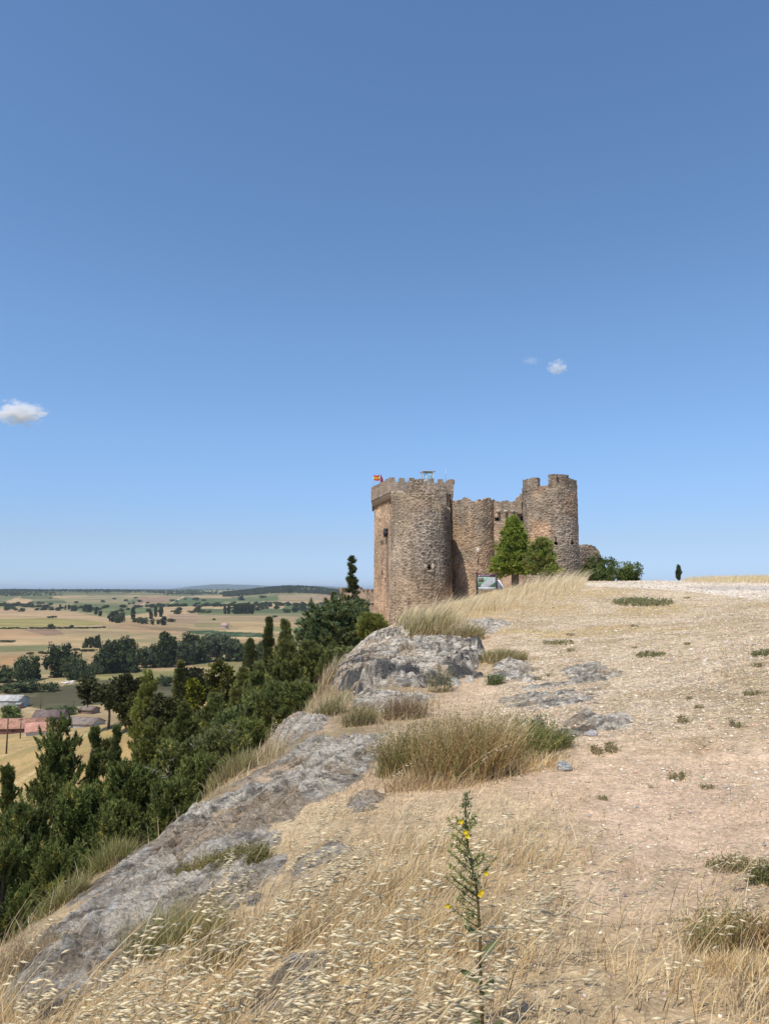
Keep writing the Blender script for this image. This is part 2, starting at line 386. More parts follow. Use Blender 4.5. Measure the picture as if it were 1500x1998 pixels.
# ------------------------------------------------------------------ ground sheet (reaches the horizon), colours of fields and soil
def c7(*p): return [(x / 3, 1130 + y / 3) for x, y in p]
def c1(*p): return [(x / 3.947, 1120 + y / 3.947) for x, y in p]
def c5(*p): return [(300 + x / 3.125, 1120 + y / 3.125) for x, y in p]
FIELDS = [
 (c1((-200,255),(850,345),(1000,300),(1500,250),(1500,720),(-200,760)), (.43,.325,.185)),
 (c1((-200,262),(300,268),(560,290),(850,345),(820,372),(380,338),(-200,345)), (.46,.335,.20)),
 (c1((-200,345),(380,338),(620,352),(820,375),(700,398),(380,403),(100,421),(-200,423)), (.33,.29,.115)),
 (c1((-200,428),(200,428),(370,470),(230,492),(-200,512)), (.46,.31,.18)),
 (c1((180,430),(420,420),(510,462),(366,477)), (.31,.205,.145)),
 (c1((-200,515),(240,498),(420,500),(540,540),(370,545),(-200,556)), (.47,.35,.20)),
 (c1((-200,560),(370,545),(480,550),(330,592),(-200,612)), (.20,.205,.10)),
 (c1((-200,625),(180,632),(130,662),(60,722),(-200,730)), (.45,.285,.145)),
 (c1((420,420),(830,395),(1000,450),(1500,470),(1500,505),(1000,490),(640,470),(500,462)), (.38,.30,.175)),
 (c1((830,420),(960,372),(1500,420),(1500,462),(1250,462)), (.42,.29,.175)),
 (c1((980,396),(1440,412),(1500,425),(1500,445),(1200,432)), (.27,.205,.125)),
 (c1((600,560),(760,545),(1200,540),(1200,590),(1050,640),(700,620)), (.46,.35,.19)),
 (c1((760,480),(1230,515),(1200,545),(760,520)), (.36,.30,.16)),
 (c5((200,350),(330,344),(672,362),(672,386),(450,382),(225,363)), (.055,.10,.045)),
 (c5((450,290),(940,296),(930,335),(560,345),(480,320)), (.47,.345,.19)),
 (c5((60,250),(800,255),(960,275),(900,292),(500,285),(100,262)), (.35,.27,.165)),
 (c5((400,382),(680,390),(680,450),(480,450)), (.44,.315,.18)),
 (c5((660,320),(1010,330),(1010,350),(700,352)), (.20,.22,.10)),
 (c1((-200,820),(240,790),(700,800),(730,860),(480,868),(170,905),(-200,960)), (.33,.28,.15)),
 (c1((360,830),(560,815),(720,850),(560,870),(380,868)), (.40,.32,.20)),
 (c1((700,770),(1080,745),(1360,715),(1400,790),(1060,815),(700,815)), (.27,.26,.12)),
 (c1((1150,725),(1400,712),(1400,745),(1200,748)), (.40,.31,.19)),
 (c1((90,915),(170,895),(480,862),(720,822),(900,800),(1400,850),(1400,1000),(690,1010),(600,1020),(420,1055),(300,1045),(225,1032),(145,948)), (.095,.125,.05)),
 (c1((110,915),(480,866),(720,828),(900,806),(1400,860),(1400,990),(690,998),(600,1010),(420,1040),(300,1030),(240,1022),(160,945)), (.115,.108,.066)),
 (c1((-200,1025),(160,1010),(420,1060),(620,1030),(900,1010),(900,1300),(-200,1300)), (.40,.31,.18)),
 (c1((150,1010),(330,1050),(300,1090),(170,1060)), (.52,.40,.26)),
]
HILLS = [
 (c1((1270,232),(1440,180),(1520,185),(1520,248)), (.115,.15,.06)),
 (c1((1080,182),(1290,170),(1310,212),(1040,243)), (.33,.225,.15)),
 (c1((470,187),(900,160),(1060,186),(900,226),(520,222)), (.30,.26,.14)),
 (c1((40,218),(120,184),(250,196),(240,228)), (.50,.36,.21)),
 (c1((160,165),(420,170),(400,190),(170,192)), (.13,.15,.065)),
 (c1((-100,128),(150,125),(170,165),(60,200),(-100,205)), (.17,.18,.085)),
 (c1((-100,210),(40,215),(240,230),(640,225),(640,262),(-100,260)), (.29,.26,.135)),
 (c1((560,232),(640,225),(900,226),(1010,268),(850,300),(620,292)), (.15,.17,.075)),
 (c1((850,300),(1010,268),(1200,265),(1180,296),(960,322)), (.13,.165,.07)),
 (c1((1180,296),(1200,275),(1520,262),(1520,330),(1300,345),(1160,330)), (.44,.32,.19)),
 (c1((1290,315),(1520,300),(1520,380),(1330,375)), (.34,.25,.165)),
 (c5((90,175),(190,140),(440,165),(400,190),(80,205)), (.11,.15,.06)),
 (c5((30,205),(400,190),(640,185),(800,205),(640,215),(250,212),(40,222)), (.45,.34,.20)),
 (c5((640,140),(780,128),(760,155),(640,160)), (.12,.16,.06)),
 (c5((760,130),(1000,122),(990,165),(760,165)), (.33,.26,.16)),
 (c5((630,190),(740,180),(800,200),(780,212),(640,206)), (.47,.35,.20)),
 (c5((250,130),(480,135),(470,150),(260,145)), (.42,.32,.2)),
 (c5((1000,125),(1150,125),(1150,165),(1000,165)), (.34,.24,.16)),
 (c1((1275,244),(1330,212),(1415,172),(1428,174),(1340,216),(1285,246)), (.55,.45,.30)),
 (c1((1050,262),(1125,212),(1135,214),(1065,263)), (.52,.42,.28)),
]
ROAD = [(1120,1139),(1250,1133),(1600,1127),(1600,1188),(1500,1174),(1420,1163),(1330,1153),(1240,1147),(1160,1144)]
ROCKPOLY = {
 'R1': [(648,1348),(672,1295),(690,1262),(738,1236),(800,1232),(815,1252),(860,1262),(925,1256),(938,1266),(936,1300),(905,1322),(890,1342),(800,1338),(700,1352)],
 'R2': [(0,1880),(90,1795),(180,1730),(250,1668),(330,1606),(420,1556),(520,1496),(600,1440),(690,1436),(765,1424),(745,1478),(700,1520),(630,1560),(570,1605),(545,1655),(590,1690),(600,1735),(530,1775),(440,1790),(340,1850),(220,1925),(90,1985),(0,1975)],
 'R3': [(525,1444),(560,1408),(615,1392),(650,1408),(640,1424),(590,1440),(560,1466)],
 'R4': [(960,1376),(985,1350),(1060,1334),(1165,1334),(1185,1348),(1170,1372),(1060,1384)],
 'R5': [(1085,1330),(1100,1308),(1145,1296),(1190,1300),(1215,1308),(1190,1326),(1120,1334)],
 'R6': [(1075,1436),(1090,1408),(1140,1396),(1235,1398),(1246,1414),(1180,1424),(1140,1432),(1100,1446)],
 'R7': [(960,1308),(990,1290),(1035,1292),(1050,1310),(1040,1330),(970,1330)],
 'R8': [(885,1236),(905,1212),(960,1208),(1000,1216),(955,1238)],
 'R9': [(560,1722),(590,1672),(650,1650),(720,1660),(690,1705),(640,1740),(590,1750)],
 'R10': [(690,1350),(770,1344),(860,1352),(820,1376),(740,1390),(690,1380)],
 'R11': [(660,1580),(700,1552),(755,1548),(750,1566),(700,1582)],
 'R12': [(480,1990),(500,1900),(560,1860),(620,1850),(640,1890),(590,1950),(560,2010)],
}
def ground_colour(x, y, z, r):
    px, py = proj(x, y, z)
    N = len(x); c = np.zeros((N, 3)); peb = np.zeros(N); fine = np.ones(N)
    n1 = fbm(x / 2.3, y / 2.3, o=4, seed=21); n2 = fbm(x / .6, y / .6, o=3, seed=22); n3 = fbm(x / 7, y / 7, o=3, seed=23)
    # --- near mound
    soil = mixc((.57,.42,.285), (.48,.34,.215), sstep(-.3, .4, n1))
    c[:] = mixc(soil, (.34,.23,.13), sstep(.12, .5, n2 + .5 * n1) * .55)
    grav = sstep(1480, 1380, py + 50 * n1) * sstep(880, 1010, px + 60 * n2 + 40 * n1)
    c = mixc(c, mixc(mixc((.60,.475,.33), (.49,.375,.24), sstep(-.3, .3, n2)), (.40,.30,.175), sstep(.1, .5, n1 + .4 * n2) * .6), grav * .9); peb = np.maximum(peb, grav * .9)
    dg = sstep(.05, .4, fbm(x / 3.1, y / 2.2, o=4, seed=31)) * sstep(1110, 1150, py) * sstep(1330, 1260, py)
    c = mixc(c, (.47,.345,.17), dg * .9 * (r < 60))
    bare = np.exp(-((px - 1290) / 240) ** 2 - ((py - 1590 - 20 * n1) / 75) ** 2)
    c = mixc(c, mixc((.64,.46,.32), (.53,.375,.25), sstep(-.1, .4, n2)), bare * .85)
    wht = sstep(.25, .55, n1 + .25 * n2) * sstep(1250, 1400, px) * sstep(1500, 1580, py) * sstep(1700, 1650, py)
    c = mixc(c, (.60,.52,.43), wht * .6)
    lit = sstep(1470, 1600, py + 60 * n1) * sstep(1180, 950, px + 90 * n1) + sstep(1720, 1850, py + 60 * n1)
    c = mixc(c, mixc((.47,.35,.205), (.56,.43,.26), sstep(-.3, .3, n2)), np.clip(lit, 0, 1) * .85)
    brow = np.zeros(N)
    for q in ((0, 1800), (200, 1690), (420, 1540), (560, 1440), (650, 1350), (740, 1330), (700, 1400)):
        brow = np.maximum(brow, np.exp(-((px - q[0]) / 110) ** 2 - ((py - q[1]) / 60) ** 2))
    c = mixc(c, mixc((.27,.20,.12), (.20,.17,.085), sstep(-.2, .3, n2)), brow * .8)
    crest = sstep(1225, 1190, py + 10 * n1) * sstep(1170, 1080, px) * sstep(760, 860, px)
    c = mixc(c, (.47,.34,.18), crest * .8)
    # --- the steep hillside
    left = sstep(-1.5, -6, x + .0 * y) * sstep(9, 18, r) + sstep(58, 90, r)
    hs = mixc((.42,.29,.125), (.335,.235,.10), sstep(-.25, .3, n3)); hs = mixc(hs, (.25,.22,.09), sstep(.12, .42, fbm(x / 4, y / 4, o=3, seed=33)) * .7)
    hs = mixc(hs, (.55,.42,.24), sstep(.3, .5, fbm(x / 18 + .3, y / 9, o=3, seed=34)) * .6)
    c = mixc(c, hs, np.clip(left, 0, 1) * (r < 330))
    c = mixc(c, (.30,.20,.13), .8 * np.exp(-((x - 2.85) ** 2 + (y - 6.42) ** 2) / .03))
    rd = inpoly(px + 9 * n2 + 6 * n1, py + 1.2 * n2, ROAD) & (r < 75) & (y > 10)
    c[rd] = mixc((.66,.575,.465), (.60,.51,.40), sstep(-.3, .3, n1))[rd]; peb[rd] = .5
    rut = rd & inpoly(px, py + 2 * n1, [(1330,1146),(1600,1142),(1600,1152),(1400,1151)])
    c[rut] = (.47,.42,.37)
    peb *= sstep(70, 25, r); fine *= sstep(260, 60, r) * .9
    # --- the valley: patchwork of fields
    f = r > 235
    if f.any():
        xf, yf, rf = x[f], y[f], r[f]; pxf, pyf = px[f], py[f]
        wob = fbm(xf / 60, yf / 60, o=3, seed=41)
        pal = np.array([(.38,.30,.175),(.42,.32,.18),(.24,.24,.12),(.13,.16,.075),(.31,.24,.15),(.18,.195,.10),(.30,.275,.15),(.11,.14,.06),(.25,.24,.13)])
        s = 330.0; ca, sa = math.cos(.35), math.sin(.35)
        u = (xf * ca + yf * sa) / (s * 1.5) + .06 * wob; v = (-xf * sa + yf * ca) / (s * 1.0) + .06 * wob
        w1_, w2_, cid = worley(u, v, seed=12)
        base = pal[(cid * 8.99).astype(int)]
        scrub = sstep(.05, .35, fbm(xf / 300, yf / 300, o=4, seed=43)) * sstep(2200, 3400, rf)
        base = mixc(base, (.13,.13,.065), scrub * .75)
        nearc = np.broadcast_to(np.array((.41,.315,.18)), base.shape)
        edge = w2_ - w1_
        base = mixc(base, (.10,.115,.05), sstep(.05, .02, edge) * (cid > .35) * .8); base = mixc(base, (.50,.41,.27), sstep(.022, .008, edge) * (cid < .3) * .8)
        bandc = _h(np.floor((yf * .93 + xf * .36 + 9 * wob) / 34).astype(np.int64), np.floor((xf * .93 - yf * .36) / 260).astype(np.int64), 0 * np.floor(xf).astype(np.int64), 77)
        nearc = nearc * (.78 + .44 * bandc)[:, None]; nearc = mixc(nearc, (.24,.23,.11), (bandc < .14) * .7); nearc = mixc(nearc, (.36,.24,.155), ((bandc > .3) & (bandc < .42)) * .6)
        base = mixc(nearc, base, sstep(900, 1700, rf))
        jx = pxf + 4 * fbm(xf / 25, yf / 25, o=2, seed=44) * np.minimum(1, 400 / rf); jy = pyf + .8 * wob
        for poly, k in FIELDS + HILLS:
            ins = inpoly(jx, jy, poly) & (rf < (2600 if (poly, k) in FIELDS else 9000))
            base[ins] = np.asarray(k) * (.85 + .3 * bandc[ins])[:, None]
        strip = .5 + .5 * fbm((xf * .9 + yf * .25) / 160, (yf * .9 - xf * .25) / 14, o=3, seed=45)
        base = base * np.array((.80,.76,.69)) * (.84 + .34 * strip)[:, None]
        weeds = sstep(.18, .5, fbm(xf / 22, yf / 22, o=4, seed=46)) * sstep(1500, 700, rf)
        base = mixc(base, (.19,.18,.085), weeds * .55)
        base = mixc(base, (.055,.065,.035), sstep(9500, 11500, rf))      # far moor and wooded ranges
        t = sstep(235, 300, rf + 20 * wob)
        c[f] = mixc(c[f], base, t)
    return c, peb, fine

rr = np.concatenate([[.25, .5, .8], np.geomspace(1.1, 45000, 930)])
aa = np.concatenate([np.arange(-180, -44, 5.), np.arange(-44, -31, .6), np.arange(-31, 31, .075), np.arange(31, 44, .6), np.arange(44, 180, 5.)]) * math.pi / 180
A_, R_ = np.meshgrid(aa, rr, indexing='ij')
gx, gy = (R_ * np.sin(A_)).ravel(), (R_ * np.cos(A_)).ravel()
gzv = H(gx, gy)
na, nr = len(aa), len(rr)
i, j = np.meshgrid(np.arange(na), np.arange(nr - 1), indexing='ij'); i2 = (i + 1) % na
gq = np.stack([i * nr + j, i * nr + j + 1, i2 * nr + j + 1, i2 * nr + j], -1).reshape(-1, 4)
gcol, gpeb, gfine = ground_colour(gx, gy, gzv, np.hypot(gx, gy))
gmesh = mesh('ground', np.stack([gx, gy, gzv], -1), gq, None, gcol, True)
_at = gmesh.color_attributes.new('Det', 'FLOAT_COLOR', 'POINT')
_c = np.zeros((len(gx), 4), np.float32); _c[:, 0] = gpeb; _c[:, 1] = gfine; _c[:, 3] = 1; _at.data.foreach_set('color', _c.ravel())
ground = obj('ground', gmesh, M['ground']); tag(ground, 'dry stony hilltop falling away to a patchwork of fields', kind='structure')

# air
hz, hnt, _b = new_mat('haze_air'); hnt.nodes.remove(_b)
pv_ = nd(hnt, 'ShaderNodeVolumePrincipled'); pv_.inputs['Color'].default_value = (.70, .84, 1, 1); pv_.inputs['Density'].default_value = 4.6e-5; pv_.inputs['Anisotropy'].default_value = .2
hnt.links.new(pv_.outputs[0], hnt.nodes['Material Output'].inputs['Volume'])
haze = MB().box((0, 0, 34.5), (96000, 96000, 175)).build('haze', hz); tag(haze, kind='stuff')

# ------------------------------------------------------------------ castle
def stonework(s, z, cs, seed, pal, mortar, mt=.13):
    row = z / cs[1]
    row = row + .35 * noise(s / 1.7, z / 1.7, 0, seed + 7)
    f1, f2, cid = worley(s / cs[0] + .55 * noise(s / 1.3, z / 1.1, 0, seed + 9), row, seed, .95)
    e = f2 - f1
    k = np.clip(cid * len(pal), 0, len(pal) - 1e-3).astype(int)
    col = np.asarray(pal)[k] * (.8 + .4 * ((cid * 37.7) % 1))[:, None]
    m = sstep(mt, mt * .35, e)
    col = mixc(col, mortar, m)
    disp = sstep(0, .45, e) * (.6 + .8 * ((cid * 91.3) % 1))
    return disp, col
GREY = [(.36,.285,.205),(.31,.245,.175),(.41,.325,.235),(.275,.215,.158),(.35,.27,.192)]
WARM = [(.40,.27,.185),(.35,.235,.16),(.44,.31,.21),(.30,.21,.15),(.38,.275,.20)]
def bigstones(col, S, Z, zone, seed, cs=(.78, .58), mort=(.47,.39,.31)):
    """patches where large dark stones sit in wide pale mortar"""
    _, k = stonework(S, Z, cs, seed, [(.20,.165,.14),(.24,.195,.16),(.17,.145,.125),(.27,.22,.175)], mort, .34)
    return mixc(col, k, np.clip(zone, 0, 1))
def walled(name, outline, z0, topf, parent=None, cs=(.5,.34), disp=.07, thick=.9, dz=.11, drop=1.0, holes=(), seed=1, pal=GREY, mortar=(.36,.28,.215), mt=.13, colf=None, off=None, mat=None, rag=.0, solid=False):
    """hollow masonry body over a closed counter-clockwise outline, stones displaced, real holes"""
    o = np.asarray(outline, float); N = len(o)
    e = np.roll(o, -1, 0) - np.roll(o, 1, 0); n = np.stack([e[:, 1], -e[:, 0]], -1); n /= np.linalg.norm(n, axis=1)[:, None] + 1e-9
    s = np.concatenate([[0], np.cumsum(np.linalg.norm(np.diff(o, axis=0), axis=1))])
    top = np.broadcast_to(np.asarray(topf(o, s) if callable(topf) else topf, float), (N,)).copy()
    if rag: top = top + rag * (noise(s / .45, 0 * s + 3, 0, seed) * .6 + noise(s / .9, 0 * s, 0, seed + 5))
    nz = max(3, int((top.max() - z0) / dz)); t = np.linspace(0, 1, nz)
    Z = z0 + (top[:, None] - z0) * t[None]; S = np.broadcast_to(s[:, None], Z.shape)
    d, col = stonework(S.ravel(), Z.ravel(), cs, seed, pal, mortar, mt)
    d = d.reshape(Z.shape) * disp + .06 * fbm(S / 2.5, Z / 2.5, o=2, seed=seed + 3) * (disp / .07)
    if off: d = d + off(Z)
    X = o[:, 0, None] + n[:, 0, None] * d; Y = o[:, 1, None] + n[:, 1, None] * d
    var = fbm(S.ravel() / 3.2, Z.ravel() / 3.2, o=3, seed=seed + 11)
    col = col * (1 + .35 * var)[:, None] * (1 - .22 * sstep(.1, .5, fbm(S.ravel() / .45, Z.ravel() / 5.5, o=3, seed=seed + 13)))[:, None]
    if colf: col = colf(col, X.ravel(), Y.ravel(), Z.ravel(), S.ravel(), var)
    V = np.stack([X, Y, Z], -1).reshape(-1, 3)
    i, j = np.meshgrid(np.arange(N), np.arange(nz - 1), indexing='ij'); i2 = (i + 1) % N
    q = np.stack([i * nz + j, i2 * nz + j, i2 * nz + j + 1, i * nz + j + 1], -1).reshape(-1, 4)
    keep = np.ones(len(q), bool); mbs = []
    ctr = V[q].mean(1)
    for (hx, hy, hz_, hw, hh, shape) in holes:
        k0 = np.argmin(np.hypot(o[:, 0] - hx, o[:, 1] - hy)); nn = n[k0]; tt = np.array([-nn[1], nn[0]])
        c0 = o[k0] + nn * (off(np.array([hz_]))[0] if off else 0)
        dxy = ctr[:, :2] - c0; a = dxy @ tt; b_ = ctr[:, 2] - hz_; dep = np.abs(dxy @ nn)
        ins = ((np.abs(a) < hw / 2) & (np.abs(b_) < hh / 2)) if shape == 'r' else ((a / hw * 2) ** 2 + (b_ / hh * 2) ** 2 < 1)
        keep &= ~(ins & (dep < 1.0)); mbs.append((c0, nn, tt, hz_, hw, hh))
    q = q[keep]
    if solid:
        ci = N * nz; V = np.vstack([V, [[o[:, 0].mean(), o[:, 1].mean(), top.mean()]]]); col = np.vstack([col, col[nz - 1:nz]])
        tr = np.stack([np.arange(N) * nz + nz - 1, (np.arange(N) + 1) % N * nz + nz - 1, np.full(N, ci)], -1)
    else:
        inn = o - n * thick; zf = top.min() - drop
        b0 = len(V); tj = noise(s / .3, 0 * s, 0, seed + 2) * rag * .5
        V = np.vstack([V, np.column_stack([inn, top + tj]), np.column_stack([inn, np.full(N, zf)]), [[*o.mean(0), zf]]])
        cc = np.asarray(pal[0]) * np.ones((2 * N + 1, 3)); col = np.vstack([col, cc])
        k = np.arange(N); k2 = (k + 1) % N
        q = np.vstack([q, np.stack([k * nz + nz - 1, k2 * nz + nz - 1, b0 + k2, b0 + k], -1), np.stack([b0 + k, b0 + k2, b0 + N + k2, b0 + N + k], -1)])
        tr = np.stack([b0 + N + k, b0 + N + k2, np.full(N, b0 + 2 * N)], -1)
    ob = obj(name, mesh(name, V, q, tr, col, True), mat or M['stone'], parent)
    try: ob.data.set_sharp_from_angle(angle=.9)
    except Exception: pass
    for (c0, nn, tt, hz_, hw, hh) in mbs:       # recess behind each hole
        dp = 1.1; w, h_ = hw / 2 + .06, hh / 2 + .06
        f = c0 - nn * .02; bk = c0 - nn * dp
        P8 = [(*(p + tt * sx * w), hz_ + sz * h_) for p in (f, bk) for sx, sz in ((-1, -1), (1, -1), (1, 1), (-1, 1))]
        mb = MB().add(P8, [[0, 1, 5, 4], [1, 2, 6, 5], [2, 3, 7, 6], [3, 0, 4, 7], [4, 5, 6, 7]], c=(.2, .15, .11))
        mb.build('loophole' if hw < .6 else 'window', M['stone'], ob)
    return ob
def circle(cx, cy, r, n=260): # counter-clockwise, seam at the back
    a = math.pi / 2 + np.linspace(0, 2 * math.pi, n, endpoint=False); return np.stack([cx + r * np.cos(a), cy + r * np.sin(a)], -1)
def polyline(pts, step=.12):
    out = []
    for k in range(len(pts)):
        a, b_ = np.array(pts[k], float), np.array(pts[(k + 1) % len(pts)], float); n = max(2, int(np.linalg.norm(b_ - a) / step))
        out += [a + (b_ - a) * t for t in np.linspace(0, 1, n, endpoint=False)]
    return np.array(out)
def rect(cx, cy, w, d, rz=0):
    ca, sa = math.cos(rz), math.sin(rz)
    return [(cx + x * ca - y * sa, cy + x * sa + y * ca) for x, y in ((-w/2, -d/2), (w/2, -d/2), (w/2, d/2), (-w/2, d/2))]
def pxtop(table, back):
    """top outline read as photo pixels on the front half, a plain level at the back"""
    tx, ty = zip(*table)
    def f(o, s):
        px = 750 + o[:, 0] / o[:, 1] * FPX; cy = o[:, 1].mean()
        z = EYE + (1149 - np.interp(px, tx, ty)) / FPX * o[:, 1]
        return np.where(o[:, 1] < cy + .3, z, np.minimum(z, back))
    return f

castle = empty('castle', (8, 106, 0), 'medieval stone castle with square keep, round towers and a glass roof kiosk on the hill', 'castle')
castle.location = (0, 0, 0)

# keep
K = [np.array(p) for p in ((1.04, 104.0), (9.72, 105.9), (7.5, 115.8), (-1.63, 113.8))]
kc = sum(K) / 4
def grow(pts, g):
    r = []
    n = len(pts)
    for k in range(n):
        a = pts[k] - pts[k - 1]; b_ = pts[(k + 1) % n] - pts[k]
        na_ = np.array([a[1], -a[0]]) / np.linalg.norm(a); nb = np.array([b_[1], -b_[0]]) / np.linalg.norm(b_)
        r.append(pts[k] + (na_ + nb) * g / (1 + na_ @ nb))
    return r
LD = (K[3] - K[0]) / np.linalg.norm(K[3] - K[0]); LN = np.array([-LD[1], LD[0]])     # along the left face (away), outward normal
def onleft(px, py):      # left-face point seen at pixel px, py
    u = (px - 750) / FPX; t = (u * K[0][1] - K[0][0]) / (LD[0] - u * LD[1]); p = K[0] + LD * t
    return p[0], p[1], zpx(py, p[1])
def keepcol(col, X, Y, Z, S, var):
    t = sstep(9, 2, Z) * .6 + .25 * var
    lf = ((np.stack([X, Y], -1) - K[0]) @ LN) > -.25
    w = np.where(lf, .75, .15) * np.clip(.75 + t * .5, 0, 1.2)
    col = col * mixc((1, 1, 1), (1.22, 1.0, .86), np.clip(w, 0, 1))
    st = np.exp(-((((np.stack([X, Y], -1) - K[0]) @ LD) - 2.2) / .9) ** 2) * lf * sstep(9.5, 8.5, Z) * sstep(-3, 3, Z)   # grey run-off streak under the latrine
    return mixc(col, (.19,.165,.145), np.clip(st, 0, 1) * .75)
kh = []
for px, py, w, h in ((741, 1015, .28, .6), (744.2, 1059, .34, .75), (747.8, 1059, .34, .75), (745.2, 1118, .34, .75), (748.6, 1118, .34, .75), (752, 1131, .28, .6)):
    x, y, z = onleft(px, py); kh.append((x, y, z, w * 1.5, h, 'r'))
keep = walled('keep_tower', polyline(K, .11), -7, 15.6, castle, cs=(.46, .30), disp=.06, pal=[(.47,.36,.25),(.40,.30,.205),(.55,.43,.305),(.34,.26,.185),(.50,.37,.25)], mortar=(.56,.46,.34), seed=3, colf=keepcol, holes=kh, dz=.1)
x, y, z = onleft(755.5, 1040)
MB().box((x - .2 * abs(LN[0]), y, z), (.55, 1.0, 1.05), math.atan2(LN[1], LN[0])).build('latrine_window', M['void'], keep)
MB().box((x - .12, y - .0, z + .62), (.62, 1.15, .14), math.atan2(LN[1], LN[0]), (.22,.17,.13)).build('lintel', M['stone'], keep)
# machicolated parapet
G = grow(K, .42); Gi = grow(K, .02)
par = walled('parapet', polyline(G, .12), 15.55, 17.15, keep, cs=(.42, .26), disp=.03, thick=.45, seed=5, pal=[(.40,.31,.23),(.35,.265,.195),(.44,.345,.26)], mortar=(.42,.33,.25), drop=.9, dz=.09)
for k in range(4):
    a, b_ = G[k], G[(k + 1) % 4]; L = np.linalg.norm(b_ - a); dr = (b_ - a) / L; nn = np.array([dr[1], -dr[0]]); rz = math.atan2(dr[1], dr[0])
    nm = 7
    for t in range(nm):
        pos_ = a + dr * (.42 + (L - .84) * t / (nm - 1)) - nn * .24
        if k == 0 and t == 6: continue
        walled('merlon', polyline(rect(*pos_, .74, .46, rz), .09), 17.1, 17.78 + .05 * math.sin(t * 3.7 + k), keep, cs=(.4, .25), disp=.025, seed=20 + t, pal=[(.38,.29,.215),(.34,.26,.19)], mortar=(.33,.25,.185), solid=True, dz=.09)
    nc = 15
    for t in range(nc):     # corbels carrying the gallery
        q0 = a + dr * (.25 + (L - .5) * t / (nc - 1))
        mb = MB(); w = .14
        for s_, e_ in ((0, .1), ):
            A1 = [(-nn * .43, 13.9), (-nn * .43, 15.6), (nn * -.02, 15.6), (nn * -.02, 15.25), (-nn * .22, 14.7)]
            A1 = [(q0 + p, z) for p, z in A1]
            vs = [(*(p - dr * w), z) for p, z in A1] + [(*(p + dr * w), z) for p, z in A1]
            qd = [[i_, (i_ + 1) % 5, 5 + (i_ + 1) % 5, 5 + i_] for i_ in range(5)]
            mb.add(vs, qd, [[0, 2, 1], [0, 3, 2], [0, 4, 3], [5, 6, 7], [5, 7, 8], [5, 8, 9]], c=(.29,.21,.15))
        mb.build('corbel', M['stone'], keep)
walled('merlon', polyline(rect(*(G[1] + np.array([-.34, .42])), .9, .95, .2), .09), 17.1, 17.75, keep, cs=(.4, .25), disp=.025, seed=33, pal=[(.30,.22,.155)], mortar=(.33,.25,.185), solid=True)
# roof kiosk of glass and steel, railing, mast, floodlight
kx, ky = xpx(835.5, 109), 109.0
kio = MB()
for sx in (-1, 1):
    for sy in (-1, 1): kio.box((kx + sx * .82, ky + sy * .8, 17.6), (.09, .09, 3.6), .2)
kio.box((kx - .25, ky - .8, 17.6), (.07, .07, 3.6), .2)
kiosk = kio.build('kiosk_frame', M['steel'], castle)
MB().box((kx, ky, 19.45), (1.95, 1.9, .10), .2, (.42,.42,.43)).build('kiosk_roof', M['paint'], castle)
for sx, sy, w, d in ((0, -.8, 1.6, .03), (0, .8, 1.6, .03), (-.82, 0, .03, 1.55), (.82, 0, .03, 1.55)):
    MB().box((kx + sx, ky + sy, 17.5), (w, d, 3.2)).build('kiosk_glass', M['glass'], castle)
g0, g1 = grow(K, -.2)[0], grow(K, -.2)[1]
for t in range(7):
    p = g0 + (g1 - g0) * (t + .5) / 7; MB().box((*p, 17.35), (1.0, .03, .85), .215).build('glass_railing', M['glass'], castle)
    MB().box((*(g0 + (g1 - g0) * t / 7), 17.3), (.05, .05, 1.0), .215).build('rail_post', M['steel'], castle)
mx_ = xpx(871.5, 107.5); MB().tube([(mx_, 107.5, 16.3), (mx_, 107.5, 20.1)], [.035, .02], 6).build('mast', M['steel'], castle)
fx = xpx(815, 106.5); MB().box((fx, 106.5, 17.75), (.5, .25, .38)).box((fx, 106.6, 17.2), (.06, .06, .8)).build('floodlight', M['black'], castle)

# front round tower
FT = [(755,962),(775,960),(798,961),(834,963),(846,966),(853,972),(860,980),(868,986),(876,992),(885,996)]
def arc(cx, cy, r0, r1, a0, a1, n=26):
    a = np.radians(np.linspace(a0, a1, n)); o_ = np.stack([cx + r1 * np.cos(a), cy + r1 * np.sin(a)], -1); i_ = np.stack([cx + r0 * np.cos(a[::-1]), cy + r0 * np.sin(a[::-1])], -1)
    return polyline(list(o_) + list(i_), .09)
def pxang(px, cx, cy, r):
    """angle on the camera side of a circle seen at photo column px"""
    a = np.radians(np.linspace(181, 359, 700)); x = cx + r * np.cos(a); y = cy + r * np.sin(a)
    return math.degrees(a[np.argmin(np.abs(750 + FPX * x / y - px))])
def frontcol(col, X, Y, Z, S, var):
    px = 750 + X / Y * FPX
    up = sstep(9, 14, Z + 2 * var)
    col = mixc(col, col * np.array((1.12, .98, .86)), sstep(6, 0, Z) * .6)
    col = mixc(col, col * np.array((1.08, 1.06, 1.0)), up)
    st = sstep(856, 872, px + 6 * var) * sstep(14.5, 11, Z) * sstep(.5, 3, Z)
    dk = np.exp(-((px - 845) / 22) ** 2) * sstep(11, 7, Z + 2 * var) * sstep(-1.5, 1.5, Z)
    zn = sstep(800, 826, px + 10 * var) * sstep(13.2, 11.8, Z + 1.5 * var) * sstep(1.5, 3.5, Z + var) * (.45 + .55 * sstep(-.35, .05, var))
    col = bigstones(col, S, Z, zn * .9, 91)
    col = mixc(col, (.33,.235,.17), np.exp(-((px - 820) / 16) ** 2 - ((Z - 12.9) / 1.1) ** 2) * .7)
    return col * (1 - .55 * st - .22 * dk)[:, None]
fr = lambda Z: .28 * sstep(3, -4, Z) - .10 * sstep(5, 16, Z)
hx = xpx(837.5, 97.2)
